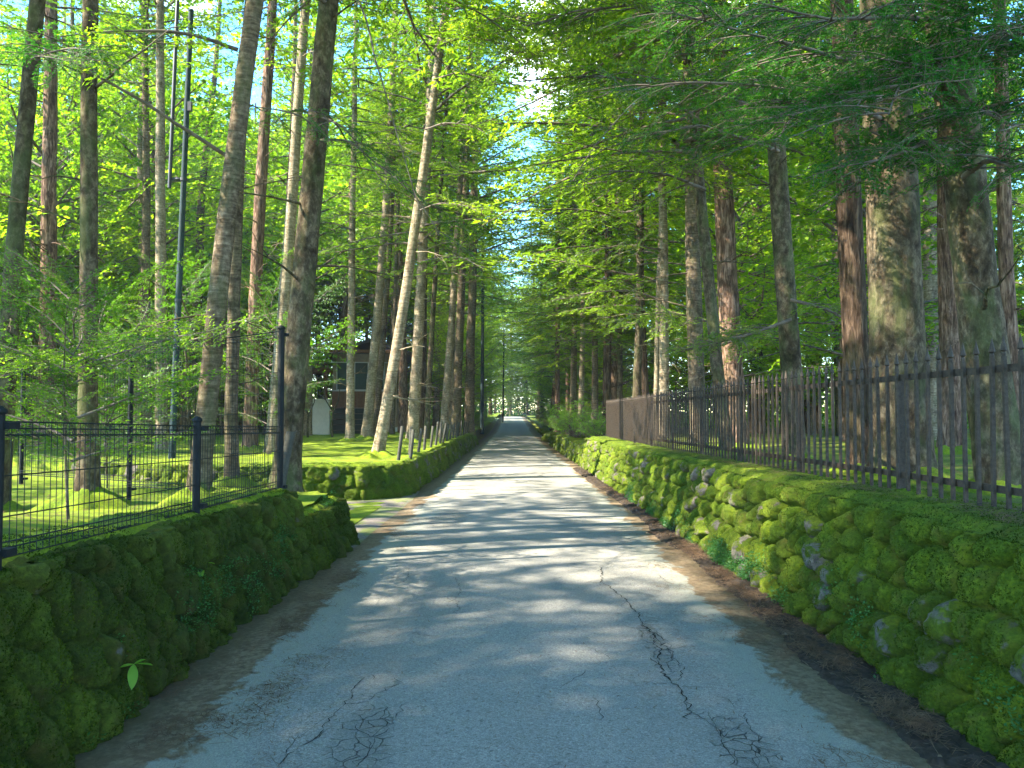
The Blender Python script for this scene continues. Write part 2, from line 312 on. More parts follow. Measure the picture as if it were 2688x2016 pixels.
# ------------------------------------------------------------------ the lane
LEFT_BASE = [(-6, -2.05), (9.8, -2.05), (14, -2.0), (24, -1.95), (38, -1.85), (60, -1.7), (130, -2.2), (160, -2.4)]
RIGHT_BASE = [(-6, 2.27), (3, 2.24), (9, 2.17), (15, 2.08), (22, 1.96), (37, 1.68), (60, 1.5), (130, 1.3), (160, 1.3)]
xl = lambda y: lerp_pts(LEFT_BASE, y)
xr = lambda y: lerp_pts(RIGHT_BASE, y)
def mat_road():
    t = NT('old_asphalt'); g = t.coord(obj=False); sep = t.n('SeparateXYZ', {0: g})
    at = t.n('Attribute', attribute_name='v').outputs['Fac']      # 0.5 in the middle of the lane, 0 and 1 at the foot of the walls
    fine = t.noise(160, 3, g, 0.7); spk = t.noise(55, 3, g, 0.6); big = t.noise(0.9, 4, t.coord((1, 0.45, 1), False), 0.6)
    asp = t.ramp(fine, [(0.3, (0.10, 0.103, 0.10)), (0.5, (0.215, 0.215, 0.205)), (0.72, (0.36, 0.355, 0.335))])
    asp = t.mix(t.ramp(big, [(0.35, 0.0), (0.65, 0.35)]), asp, (0.13, 0.135, 0.13))
    asp = t.mix(t.ramp(spk, [(0.60, 0.0), (0.70, 0.6)]), asp, (0.36, 0.35, 0.33)); asp = t.mix(t.ramp(t.noise(38, 3, g, 0.6), [(0.30, 0.7), (0.40, 0.0)]), asp, (0.075, 0.075, 0.07))
    vor = t.n('TexVoronoi', {'Vector': t.coord((1, 1, 1), False), 'Scale': 95.0}).outputs['Color']; asp = t.mix(0.35, asp, t.mix(1.0, asp, t.ramp(t.n('SeparateColor', {0: vor}).outputs[0], [(0.0, 0.45), (1.0, 1.5)]), 'MULTIPLY'))
    tar = t.ramp(t.noise(2.6, 5, t.coord((1.6, 0.5, 1), False), 0.7, 0.6), [(0.62, 0.0), (0.7, 0.35)])
    asp = t.mix(tar, asp, (0.085, 0.085, 0.08))
    fac = t.n('MapRange', {0: sep.outputs[1], 1: 5.0, 2: 13.0, 3: 2.22, 4: 1.95}).outputs[0]
    edge = t.math('MAXIMUM', t.math('MULTIPLY', t.math('SUBTRACT', at, 0.5), fac), t.math('MULTIPLY', t.math('SUBTRACT', 0.5, at), 2.0))   # 0 mid, 1 walls
    n1 = t.noise(1.3, 6, t.coord((1.0, 0.8, 1), False), 0.66, 0.8); n2 = t.noise(9, 4, g, 0.7)
    e = t.math('ADD', edge, t.math('MULTIPLY', t.math('SUBTRACT', n1, 0.5), 0.42)); e = t.math('ADD', e, t.math('MULTIPLY', t.math('SUBTRACT', n2, 0.5), 0.10))
    pale = t.ramp(e, [(0.58, 0.0), (0.72, 0.65)])
    asp = t.mix(pale, asp, t.ramp(fine, [(0.3, (0.17, 0.18, 0.155)), (0.7, (0.30, 0.31, 0.27))]))
    dirt = t.ramp(t.noise(24, 6, g, 0.7), [(0.3, (0.075, 0.055, 0.035)), (0.5, (0.15, 0.115, 0.075)), (0.72, (0.24, 0.19, 0.13))])
    dirt = t.mix(t.ramp(t.noise(4, 4, g, 0.7), [(0.5, 0.0), (0.68, 0.6)]), dirt, (0.095, 0.062, 0.036))
    mk = t.ramp(e, [(0.775, 0.0), (0.80, 1.0)])
    col = t.mix(mk, asp, dirt)
    col = t.mix(t.ramp(t.math('ADD', edge, t.math('MULTIPLY', n2, 0.10)), [(0.93, 0.0), (1.04, 0.6)]), col, (0.05, 0.045, 0.02))
    nrm = t.bump(t.noise(220, 3, g, 0.8), 0.004, 0.8, t.bump(t.math('ADD', n2, t.math('MULTIPLY', mk, 0.6)), 0.012, 0.5))
    # crazed patches: fine crack nets where the surface has broken up
    P2 = t.n('NewGeometry').outputs['Position']; wob = t.n('TexNoise', {'Vector': P2, 'Scale': 7.0, 'Detail': 6.0}).outputs['Color']
    pw = t.n('VectorMath', {0: P2, 1: t.n('VectorMath', {0: wob, 1: (0.11, 0.11, 0.0)}, operation='MULTIPLY').outputs[0]}, operation='ADD').outputs[0]
    ve = t.n('TexVoronoi', {'Vector': pw, 'Scale': 11.0}, feature='DISTANCE_TO_EDGE').outputs['Distance']
    ln_ = t.ramp(ve, [(0.003, 1.0), (0.026, 0.0)])
    def blob(c, r_):
        v = t.n('VectorMath', {0: P2, 1: c}, operation='SUBTRACT').outputs[0]; v = t.n('VectorMath', {0: v, 1: (1 / r_[0], 1 / r_[1], 0)}, operation='MULTIPLY').outputs[0]
        return t.n('VectorMath', {0: v}, operation='LENGTH').outputs['Value']
    bl = t.math('MINIMUM', t.math('MINIMUM', blob((-.72, 3.75, 0), (.28, .75)), blob((1.08, 3.7, 0), (.26, .6))), t.math('MINIMUM', blob((.95, 5.3, 0), (.14, .9)), blob((-1.0, 11.5, 0), (.5, 1.6))))
    bl = t.math('ADD', bl, t.math('MULTIPLY', n1, 0.8)); msk = t.ramp(bl, [(0.90, 1.0), (1.5, 0.0)])
    net = t.math('MULTIPLY', t.math('MULTIPLY', ln_, msk), t.ramp(t.noise(5, 4, g, 0.7), [(0.40, 0.15), (0.55, 1.0)]))
    col = t.mix(t.math('MULTIPLY', net, 0.9), col, (0.02, 0.02, 0.017)); col = t.mix(t.math('MULTIPLY', msk, 0.22), col, (0.06, 0.062, 0.056))
    track = t.ramp(t.math('ABSOLUTE', t.math('SUBTRACT', t.math('ABSOLUTE', t.math('SUBTRACT', at, 0.48)), 0.19)), [(0.02, 0.25), (0.11, 0.0)])
    col = t.mix(t.math('MULTIPLY', track, t.ramp(n1, [(0.35, 0.3), (0.6, 1.0)])), col, (0.12, 0.122, 0.112))
    nrm = t.bump(net, -0.02, 1.0, nrm)
    return t.done(t.mix(1.0, col, (1.0, 0.97, 0.87), 'MULTIPLY'), 0.88, nrm, **{'Specular IOR Level': 0.2})
ROAD = mat_road()
ys = np.concatenate([np.arange(-4, 14, 0.10), np.arange(14, 45, 0.4), np.arange(45, 170, 2.0)])
us = np.linspace(-0.06, 1.06, 60)
Y, U = np.meshgrid(ys, us, indexing='ij'); Xl, Xr = xl(Y), xr(Y); X = Xl + (Xr - Xl) * U
Z = z_road(Y) + 0.012 * fbm(X * 0.8, Y * 0.5, 3.0) - 0.03 * (2 * U - 1) ** 2 + 0.03
mb = MB(); mb.add(np.stack([X, Y, Z], -1), grid_faces(len(ys), len(us)), 0, np.clip(U, 0, 1).ravel())
o = link('road', mb.mesh('road', [ROAD])); tag(o, kind='structure')
def zr(x, y):
    l, r = xl(y), xr(y); u = (x - l) / (r - l)
    return z_road(y) + 0.012 * fbm(np.asarray(x) * 0.8, np.asarray(y) * 0.5, 3.0) - 0.03 * (2 * u - 1) ** 2 + 0.03

# cracks: jagged dark ribbons laid just above the asphalt
def jag(p, q, n, amp):
    t_ = np.linspace(0, 1, n); P = np.outer(1 - t_, p) + np.outer(t_, q); d = np.array([-(q[1] - p[1]), q[0] - p[0]]); d = d / (np.linalg.norm(d) + 1e-9)
    w = np.cumsum(rng.normal(0, 1, n)); w -= np.linspace(w[0], w[-1], n); w = w / (np.abs(w).max() + 1e-6) * amp + rng.normal(0, amp * 0.22, n); w[0] = w[-1] = 0
    return P + w[:, None] * d
def ribbon(mb, P, w):
    n = len(P); d = np.gradient(P, axis=0); d /= np.linalg.norm(d, axis=1)[:, None] + 1e-9; nr = np.stack([-d[:, 1], d[:, 0]], -1)
    ww = w * (0.15 + 0.75 * rng.random(n) ** 1.3 + 0.25 * (vnoise(np.arange(n) * .35, w * 900) + 1)); ww[0] *= .2; ww[-1] *= .2
    A, B = P - nr * ww[:, None] / 2, P + nr * ww[:, None] / 2
    V = np.stack([A, B], 1).reshape(-1, 2); z = zr(V[:, 0], V[:, 1]) + 0.004
    mb.add(np.column_stack([V, z]), grid_faces(n, 2))
mb = MB()
def px_xy(x, y): p = at_h(x / 2.16, y / 2.16, 0.02); return np.array([p.x, p.y])
def crack(pts, w=0.012, amp=0.025, br=0):
    w = w * 0.72
    pts = [px_xy(*p) for p in pts]
    for a, b in zip(pts[:-1], pts[1:]):
        L = np.linalg.norm(b - a); P = jag(a, b, max(4, int(L / 0.028)), min(amp, L * .15)); ribbon(mb, P, w)
        for k in range(br):
            i = rng.integers(0, len(P)); q = P[i] + rng.normal(0, 0.13, 2); ribbon(mb, jag(P[i], q, 6, 0.012), w * 0.55)
crack([(1295, 1225), (1300, 1262), (1352, 1300), (1385, 1345), (1415, 1385), (1420, 1430), (1450, 1475), (1478, 1520), (1490, 1560)], 0.014, 0.03, 2)
crack([(1385, 1345), (1440, 1390), (1475, 1450), (1450, 1475)], 0.008, 0.03, 1)
crack([(1488, 1545), (1525, 1560), (1560, 1600), (1575, 1659)], 0.009, 0.03, 2)
crack([(1560, 1510), (1600, 1540), (1640, 1590), (1660, 1640)], 0.006, 0.03, 1)
crack([(600, 1659), (640, 1625), (700, 1580), (740, 1530), (760, 1500), (800, 1462)], 0.009, 0.02, 1)
crack([(740, 1525), (790, 1520), (830, 1490), (870, 1480)], 0.008, 0.03, 1)
crack([(830, 1530), (840, 1580), (800, 1600), (770, 1570)], 0.008, 0.03, 1)
crack([(800, 1600), (770, 1659)], 0.007, 0.03, 2)
crack([(985, 1250), (990, 1290), (985, 1330)], 0.006, 0.03, 1)
crack([(880, 1225), (875, 1260)], 0.006, 0.03, 1)
crack([(830, 1170), (1100, 1163), (1370, 1178)], 0.010, 0.03, 0)
crack([(1420, 1240), (1450, 1262)], 0.006, 0.02, 0)
for k in range(16):
    a = np.array([rng.uniform(-1.2, 1.2), rng.uniform(3.2, 10)]); ribbon(mb, jag(a, a + rng.normal(0, 0.22, 2), 8, 0.02), 0.004)
o = link('road_cracks', mb.mesh('road_cracks', [CRACK], False)); tag(o, kind='structure')

# ------------------------------------------------------------------ terrain either side
A_LINE = [(-60, 40.0), (-7, 13.1), (-3.5, 10.7), (-2.6, 9.9), (-2.0, 9.75)]       # near edge of the driveway: x -> y
B_LINE = [(-60, 44.0), (-9, 15.4), (-5.0, 13.9), (-3.6, 13.6), (-2.6, 14.0), (-2.0, 14.9)]
def z_left(x, y):
    lawn = 0.60 + 0.10 * fbm(x * 0.35, y * 0.35, 1.0) + 0.05 * fbm(x * 2.1, y * 2.1, 2.0) + 0.015 * fbm(x * 7, y * 7, 5.0) + 0.28 * sstep(8.0, 4.0, y) - 0.30 * sstep(24, 48, y) * sstep(-4, -9, x)
    ya, yb = lerp_pts(A_LINE, x), lerp_pts(B_LINE, x)
    d = sstep(ya - 0.42, ya - 0.26, y) * (1 - sstep(yb + 0.26, yb + 0.42, y)) * sstep(-1.9, -2.0, x)
    drive = 0.02 + 0.05 * sstep(-2.3, -6, x) + 0.03 * fbm(x * 1.2, y * 1.2, 4.0)
    return lawn * (1 - d) + drive * d + z_road(y) * 0.9
def z_right(x, y):
    return 0.93 - 0.11 * sstep(3, 24, y) - 0.25 * sstep(24, 34, y) - 0.4 * sstep(36, 50, y) + 0.08 * fbm(x * 0.4, y * 0.4, 7.0) + 0.03 * fbm(x * 2.3, y * 2.3, 8.0) + z_road(y)
def sheet(name, xs, ys, fz, mat, x0=None):
    Y, X = np.meshgrid(ys, xs, indexing='ij')
    if x0 is not None: X = X + x0(Y)
    Z = fz(X, Y); mb = MB(); mb.add(np.stack([X, Y, Z], -1), grid_faces(len(ys), len(xs)) if xs[0] < xs[-1] else grid_faces(len(ys), len(xs))[:, ::-1], 0, 0.3 + 0.3 * (fbm(X, Y, 5) + 1).ravel() * .5)
    o = link(name, mb.mesh(name, [mat])); tag(o, kind='structure'); return o
def geo(a, b, d0, k):
    r = [a]; d = d0
    while r[-1] < b: r.append(r[-1] + d); d *= k
    return np.array(r)
ysL = np.concatenate([np.arange(-6, 3, 0.5), np.arange(3, 18, 0.07), np.arange(18, 50, 0.3), np.arange(50, 230, 3.0)])
sheet('moss_ground', -geo(0.22, 150, 0.07, 1.06)[::-1], ysL, z_left, MOSS_LAWN, lambda Y: xl(Y))
ysR = np.concatenate([np.arange(-6, 3, 0.5), np.arange(3, 18, 0.12), np.arange(18, 50, 0.4), np.arange(50, 230, 3.0)])
FLOOR = mat_moss('forest_floor', (0.03, 0.05, 0.008), (0.09, 0.12, 0.012), (0.17, 0.20, 0.02), (0.13, 0.085, 0.04))
sheet('forest_floor_ground', geo(0.55, 150, 0.09, 1.07), ysR, z_right, FLOOR, lambda Y: xr(Y))
# driveway surface
t = NT('trodden_earth'); g = t.coord(obj=False)
DRIVE = t.done(t.mix(t.ramp(t.noise(1.6, 5, g, 0.6), [(0.45, 0.0), (0.58, 0.85)]), t.ramp(t.noise(30, 5, g, 0.7), [(0.3, (0.07, 0.06, 0.05)), (0.7, (0.17, 0.14, 0.12))]), (0.11, 0.14, 0.02)), 0.95, t.bump(t.noise(40, 5, g), 0.02, 0.6))
xs = np.linspace(-9, -1.75, 90)
t_ = np.linspace(-0.12, 1.12, 40)
Xd, Td = np.meshgrid(xs, t_, indexing='ij'); Yd = lerp_pts(A_LINE, Xd) * (1 - Td) + lerp_pts(B_LINE, Xd) * Td
Zd = 0.018 + 0.09 * sstep(-2.3, -6, Xd) + (0.006 + 0.016 * sstep(-2.1, -3, Xd)) * fbm(Xd * 1.5, Yd * 1.5, 4.0) - 0.03 * sstep(-2.02, -1.75, Xd)
mb = MB(); mb.add(np.stack([Xd, Yd, Zd], -1), grid_faces(len(xs), len(t_))); o = link('driveway', mb.mesh('driveway', [DRIVE])); tag(o, kind='structure')
# the wide ground below everything, out to the horizon
mb = MB(); S = 300; mb.add([[-S, -S, -0.35], [S, -S, -0.35], [S, S, -0.35], [-S, S, -0.35]], [[0, 1, 2, 3]]); o = link('ground', mb.mesh('ground', [FLOOR])); tag(o, kind='structure')

# ------------------------------------------------------------------ mossy stone walls
def wall_mesh(path, hfun, batter, topw, cw, ch, amp, seed, flip, step=lambda y: 0.016, rows=0.016, stretch=1.0, tufts=0, fuzz=0.012, drape=0.0, jit=0.75, back=0.25, topmat=False):
    """path: xy points along the foot; the face looks to the left of the direction of travel (flip: to the right)"""
    path = np.array(path, float); seg = np.linalg.norm(np.diff(path, axis=0), axis=1); S = np.concatenate([[0], np.cumsum(seg)])
    s = [0.0]
    while s[-1] < S[-1]:
        y = np.interp(s[-1], S, path[:, 1]); s.append(s[-1] + step(y))
    s = np.array(s); s[-1] = S[-1]; px, py = np.interp(s, S, path[:, 0]), np.interp(s, S, path[:, 1])
    k = 9; 
    dx, dy = np.gradient(px), np.gradient(py); L = np.hypot(dx, dy) + 1e-9; dx, dy = dx / L, dy / L
    win = np.ones(2 * k + 1) / (2 * k + 1); dx = np.convolve(np.pad(dx, k, 'edge'), win, 'valid'); dy = np.convolve(np.pad(dy, k, 'edge'), win, 'valid'); L = np.hypot(dx, dy); dx, dy = dx / L, dy / L
    nx, ny = (-dy, dx) if not flip else (dy, -dx)       # outward
    H = hfun(s, px, py); H = H + 0.03 * fbm(s * 1.3, seed, 0.0) 
    nf = int(1.0 / rows); nt = int(topw / 0.03) + 2; q = np.concatenate([np.linspace(-0.06, 1, nf), 1 + np.linspace(0.02, 1, nt)])
    Sg, Q = np.meshgrid(s, q, indexing='ij'); Hg = H[:, None] + 0 * Q
    v = np.clip(Q, -1, 1) * Hg; face = np.clip(Q, -1, 1)
    off = -batter * face - topw * np.clip(Q - 1, 0, 1)
    rnd = sstep(0.80, 1.0, Q) * (1 - sstep(1.0, 1.25, Q))
    off = off - 0.07 * rnd * sstep(0.9, 1, Q) * 0; v = v - 0.05 * sstep(0.96, 1.0, Q) * (1 - sstep(1.0, 1.0 + 0.09 / max(topw, .1), Q))
    uu = Sg / cw + 0.42 * fbm(Sg * 2.2, v * 2.2, seed) + 0.16 * fbm(Sg * 9, v * 9, seed + 2, 3); vv = v / ch + 0.42 * fbm(Sg * 2.0, v * 2.0, seed + 40) + 0.16 * fbm(Sg * 9, v * 9, seed + 21, 3)
    f1, f2, cid = worley(uu, vv, seed, jit)
    d = np.clip((f2 - f1) / 0.46, 0, 1); bump = (1 - (1 - d) ** 2.2) ** .7
    wf = 1 - sstep(0.93, 1.04, Q)
    lobe = fbm(Sg * 1.1, v * 1.1, seed + 60); dome = np.sqrt(np.clip(1 - (f1 / 0.85) ** 2, 0, 1)); hh = amp * ((0.62 + .2 * lobe) * bump + (0.48 - .2 * lobe) * dome - 0.65) * wf + amp * 0.35 * (cid - 0.5) * wf
    hh += (0.030 * fbm(Sg * 10, v * 10, seed + 3) * bump + 0.012 * fbm(Sg * 26, v * 26, seed + 5) + fuzz * vnoise(Sg * 45, v * 45, Q * 3) + fuzz * 0.6 * vnoise(Sg * 90, v * 90, Q * 9))
    if drape: hh += drape * fbm(Sg * 7.0, v * 1.2, seed + 8) * wf
    hh += 0.035 * fbm(Sg * 0.9, v * 1.3, seed + 6)
    up = sstep(0.97, 1.03, Q)
    topn = up * (0.02 * fbm(Sg * 3, off * 6, 3) + 0.014 * vnoise(Sg * 30, off * 40, 0))
    PX = px[:, None] + nx[:, None] * (off + hh * (1 - up)); PY = py[:, None] + ny[:, None] * (off + hh * (1 - up)); PZ = v + topn + hh * up * 0.3
    PZ = PZ + z_road(PY)
    V = np.stack([PX, PY, PZ], -1); mb = MB(); fc = grid_faces(len(s), len(q))
    mb.add(V, fc if flip else fc[:, ::-1], 0, (cid * (wf) + 0.35 * (1 - wf)).ravel())
    if topmat:
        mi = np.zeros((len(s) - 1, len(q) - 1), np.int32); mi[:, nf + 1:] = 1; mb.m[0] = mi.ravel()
    tm = None
    if tufts:
        near = 1.0 / np.clip(np.hypot(px, py), 2.5, 40) ** 2; pr = near / near.sum()
        i = rng.choice(len(s), tufts, p=pr); j = rng.integers(0, len(q) - 1, tufts); i = np.clip(i, 0, len(s) - 2)
        P = V[i, j] + rng.random((tufts, 1)) * (V[i + 1, j] - V[i, j]) + rng.random((tufts, 1)) * (V[i, j + 1] - V[i, j])
        N = np.cross(V[i + 1, j] - V[i, j], V[i, j + 1] - V[i, j]); N /= np.linalg.norm(N, axis=1)[:, None] + 1e-9
        if not flip: N = -N
        if N[:, 2].mean() < 0: N = -N
        keep = (cid[i, j] + 0.4 * fbm(P[:, 1] * 5, P[:, 2] * 5, 2.0) < 0.92) & (bump[i, j] > 0.62)
        P, N = P[keep], N[keep]; n = len(P)
        D = N + rng.normal(0, 0.7, (n, 3)) + np.array([0, 0, 0.5]); D /= np.linalg.norm(D, axis=1)[:, None]
        W = np.cross(D, rng.normal(0, 1, (n, 3))); W /= np.linalg.norm(W, axis=1)[:, None] + 1e-9
        ln = rng.uniform(0.005, 0.013, (n, 1)); wd = ln * rng.uniform(0.25, 0.5, (n, 1))
        T = np.stack([P - W * wd, P + W * wd, P + D * ln], 1); tm = MB()
        tm.add(T.reshape(-1, 3), np.arange(n * 3).reshape(-1, 3), 0, np.repeat(np.clip(0.5 * rng.random(n) + 0.5 * (0.5 + 0.8 * fbm(P[:, 1] * 2.5, P[:, 2] * 2.5, 1)), 0, 1), 3))
    return mb, tm
def make_wall(name, label, mat, tuft_label=None, **kw):
    root = thing(name, label, 'stone wall', (kw['path'][0][0], kw['path'][0][1], 0))
    mb, tm = wall_mesh(**kw)
    o = link('stone_face', mb.mesh('stone_face', [mat, MOSS_LAWN]), root); o.matrix_parent_inverse = Matrix.Translation(root.location).inverted()
    if tm:
        o = link('moss_growth', tm.mesh('moss_growth', [TUFT], False), root); o.matrix_parent_inverse = Matrix.Translation(root.location).inverted(); tag(o, kind='stuff')
    return root
stp = lambda y: 0.013 if y < 7 else (0.02 if y < 13 else 0.045)
yy = np.arange(1.5, 22.7, 0.5)
make_wall('stone_wall', 'high mossy wall of rounded stones below the spiked iron fence', MOSS_WALL,
          path=[(float(xr(y)), float(y)) for y in yy], hfun=lambda s, x, y: 1.01 - 0.13 * sstep(3, 22, y), batter=0.2, topw=0.75, cw=0.225, ch=0.195, amp=0.18, seed=3, flip=False,
          step=stp, rows=0.013, tufts=150000, fuzz=0.010)
yy = np.arange(22.5, 37.6, 0.5)
make_wall('stone_wall', 'lower far stretch of mossy wall running below the bright green shrubs', MOSS_WALL,
          path=[(float(xr(22.5)) + 0.9, 22.3)] + [(float(xr(y)), float(y)) for y in yy] + [(2.9, 37.9)], hfun=lambda s, x, y: 0.62 + 0.0 * y, batter=0.12, topw=0.75, cw=0.32, ch=0.25, amp=0.12, seed=13, flip=False,
          step=lambda y: 0.05, rows=0.03, drape=0.05)
yy = np.arange(1.5, 7.75, 0.5)
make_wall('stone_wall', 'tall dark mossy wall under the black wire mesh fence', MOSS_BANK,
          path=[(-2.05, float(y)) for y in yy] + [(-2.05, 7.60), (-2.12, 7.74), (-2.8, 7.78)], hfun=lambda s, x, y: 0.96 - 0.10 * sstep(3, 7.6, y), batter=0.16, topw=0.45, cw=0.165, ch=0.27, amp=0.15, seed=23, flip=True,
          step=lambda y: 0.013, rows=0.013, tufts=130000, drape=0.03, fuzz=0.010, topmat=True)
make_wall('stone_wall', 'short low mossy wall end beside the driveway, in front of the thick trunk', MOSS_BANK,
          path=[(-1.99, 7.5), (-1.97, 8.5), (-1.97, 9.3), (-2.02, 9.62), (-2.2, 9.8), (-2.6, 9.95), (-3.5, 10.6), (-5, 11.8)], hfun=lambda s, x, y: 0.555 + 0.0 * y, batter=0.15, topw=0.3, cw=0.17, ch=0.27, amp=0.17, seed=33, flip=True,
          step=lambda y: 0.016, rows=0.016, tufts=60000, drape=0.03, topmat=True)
yy = np.arange(15.6, 38.5, 0.5)
make_wall('stone_wall', 'long low bank of moss-draped stones across the driveway, topped by leaning stakes', MOSS_WALL,
          path=[(-9, 15.3), (-7, 14.5), (-5.0, 13.85), (-3.6, 13.6), (-2.7, 13.85), (-2.15, 14.4), (-1.98, 15.0)] + [(float(xl(y)), float(y)) for y in yy] + [(-2.6, 38.8)], hfun=lambda s, x, y: 0.64 - 0.06 * sstep(15, 36, y), batter=0.16, topw=0.5, cw=0.30, ch=0.3, amp=0.10, seed=43, flip=True,
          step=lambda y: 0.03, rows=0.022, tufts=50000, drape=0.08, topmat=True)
# far verge stones and banks
def boulder(mb, c, r, seed):
    n1, n2 = 12, 18; th, ph = np.meshgrid(np.linspace(0.02, PI - 0.02, n1), np.linspace(0, 2 * PI, n2, endpoint=False), indexing='ij')
    d = np.stack([np.sin(th) * np.cos(ph), np.sin(th) * np.sin(ph), np.cos(th)], -1); k = 1 + 0.35 * fbm(d[..., 0] * 1.5 + seed, d[..., 1] * 1.5, d[..., 2] * 1.5)
    v = d * k[..., None] * np.array(r) + np.array(c)
    i = np.arange(n1 - 1)[:, None] * n2; j = np.arange(n2)[None]; j2 = (j + 1) % n2
    mb.add(v.reshape(-1, 3), np.stack([i + j, i + n2 + j, i + n2 + j2, i + j2], -1).reshape(-1, 4), 0, 0.8)
for k, (x, y, r) in enumerate([(2.0, 41.5, .75), (2.3, 47, .6), (2.1, 52, .5), (2.2, 58, .6)]):
    mb = MB(); boulder(mb, (0, 0, r * .25), (r * 0.8, r, r * .5), k * 3.3); o = link('boulder', mb.mesh('boulder', [MOSS_WALL])); o.location = (x, y, z_road(y))
    tag(o, ['large mossy boulder just past the end of the low right wall', 'second mossy verge boulder past the right wall end', 'small third boulder on the distant right verge', 'farthest mossy boulder on the distant right verge'][k], 'boulder', 'boulders on the far right verge')

# ------------------------------------------------------------------ litter and low plants along the verge
def sticks(mb, n, fx, ln, wd, zoff=0.004, mat=0, tilt=0.15):
    P = fx(n); a = rng.random(n) * PI; l = rng.uniform(*ln, n) / 2; d = np.stack([np.cos(a), np.sin(a), rng.normal(0, tilt, n)], -1) * l[:, None]; w = np.stack([-np.sin(a), np.cos(a), np.zeros(n)], -1) * (rng.uniform(*wd, n) / 2)[:, None]
    up = np.array([0, 0, zoff]); V = np.stack([P - d - w, P + d - w * .5, P + d + w * .5, P - d + w], 1) + up + np.abs(d[:, 2])[:, None, None] * np.array([0, 0, 1.0])
    mb.add(V.reshape(-1, 3), np.arange(4 * n).reshape(-1, 4), mat, np.repeat(rng.random(n), 4))
def band(n, side, c, w, y0=2.5, y1=16, clump=0.5):
    m = n * 6; y = y0 + (y1 - y0) * rng.random(m) ** 1.4; x = rng.normal(c, w, m)
    base = xr(y) if side > 0 else xl(y); X = base - side * np.abs(x)
    k = fbm(X * 3, y * 2.0, 9.0) + rng.random(m) * 0.5; i = np.argsort(-k * clump - rng.random(m) * (1 - clump))[:n]
    X, y = X[i], y[i]; return np.column_stack([X, y, zr(X, y)])
# soil ridge at the right foot of the wall
ysd = np.arange(2.6, 22, 0.03); u = np.linspace(0, 1, 26); Yd, Ud = np.meshgrid(ysd, u, indexing='ij')
wdt = 0.30 + 0.14 * fbm(Yd * 0.7, 1.0, 0.0) + 0.05 * fbm(Yd * 5, 2, 0); Xd = xr(Yd) + 0.06 - Ud * (wdt + 0.10)
hh = np.sin(np.clip(Ud, 0, 1) * PI) ** 0.7 * (0.045 + 0.04 * fbm(Yd * 2.0, Xd * 3, 4)) * (0.7 + 0.3 * sstep(22, 18, Yd)) + 0.025 * fbm(Xd * 22, Yd * 22, 1.0) + 0.014 * vnoise(Xd * 60, Yd * 60, 1)
Zd = zr(Xd, Yd) + hh - 0.03 * sstep(0.85, 1, Ud) - 0.004
mb = MB(); mb.add(np.stack([Xd, Yd, Zd], -1), grid_faces(len(ysd), len(u))[:, ::-1]); o = link('soil_heap', mb.mesh('soil_heap', [SOIL])); tag(o, 'dark soil and leaf litter heaped along the foot of the right wall', 'soil', kind='stuff')
mb = MB(); sticks(mb, 9000, lambda n: band(n, 1, 0.20, 0.13), (0.03, 0.11), (0.002, 0.005), 0.05)
sticks(mb, 3500, lambda n: band(n, 1, 0.55, 0.22, clump=0.8), (0.02, 0.07), (0.002, 0.004), 0.003, 0, 0.03)
sticks(mb, 9000, lambda n: band(n, -1, 0.40, 0.26, clump=0.9), (0.02, 0.07), (0.002, 0.004), 0.003, 0, 0.03)
sticks(mb, 700, lambda n: band(n, 1, 1.6, 0.8, clump=0.6), (0.02, 0.05), (0.002, 0.004), 0.003, 0, 0.02)
def cap_r(n):
    y = 2.2 + 14 * rng.random(n * 3) ** 1.3; X = xr(y) + .28 + .5 * rng.random(n * 3); k = fbm(X * 4, y * 1.5, 2) + .5 * rng.random(n * 3); i = np.argsort(-k)[:n]; X, y = X[i], y[i]
    return np.column_stack([X, y, 1.025 - 0.13 * sstep(3, 22, y) + .012 * rng.random(n)])
sticks(mb, 6000, cap_r, (0.02, 0.08), (0.002, 0.005), 0.004, 0, 0.1)
def road_r(n):
    y = 2.6 + 14 * rng.random(n) ** 1.3; X = xl(y) + (xr(y) - xl(y)) * (.08 + .84 * rng.random(n)); return np.column_stack([X, y, zr(X, y)])
sticks(mb, 1500, road_r, (0.012, 0.045), (0.002, 0.006), 0.003, 0, 0.02)
def lawn_r(n):
    y = 4 + 24 * rng.random(n) ** 1.2; X = xl(y) - .5 - 7 * rng.random(n); return np.column_stack([X, y, z_left(X, y) + .008])
sticks(mb, 9000, lawn_r, (0.03, 0.12), (0.004, 0.014), 0.005, 0, 0.1)
def floor_r(n):
    y = 3 + 22 * rng.random(n); X = xr(y) + .9 + 7 * rng.random(n); return np.column_stack([X, y, z_right(X, y) + .008])
sticks(mb, 9000, floor_r, (0.03, 0.14), (0.004, 0.014), 0.005, 0, 0.1)
o = link('fallen_needles', mb.mesh('fallen_needles', [NEEDLE], False)); tag(o, 'brown fallen needles and bits scattered along both verges', 'needles', kind='stuff')
mb = MB(); sticks(mb, 650, lambda n: band(n, 1, 0.22, 0.12), (0.06, 0.20), (0.002, 0.006), 0.045, 0, 0.05); sticks(mb, 60, lambda n: band(n, -1, 0.3, 0.2), (0.05, 0.16), (0.003, 0.006), 0.006, 0, 0.04)
# pale chips
P = band(500, -1, 0.3, 0.25, clump=.5); 
sticks(mb, 500, lambda n: band(n, 1, 0.3, 0.2), (0.015, 0.04), (0.012, 0.03), 0.045)
o = link('twig_litter', mb.mesh('twig_litter', [TWIG], False)); tag(o, 'dry twigs and bark chips lying in the verge litter', 'twigs', kind='stuff')

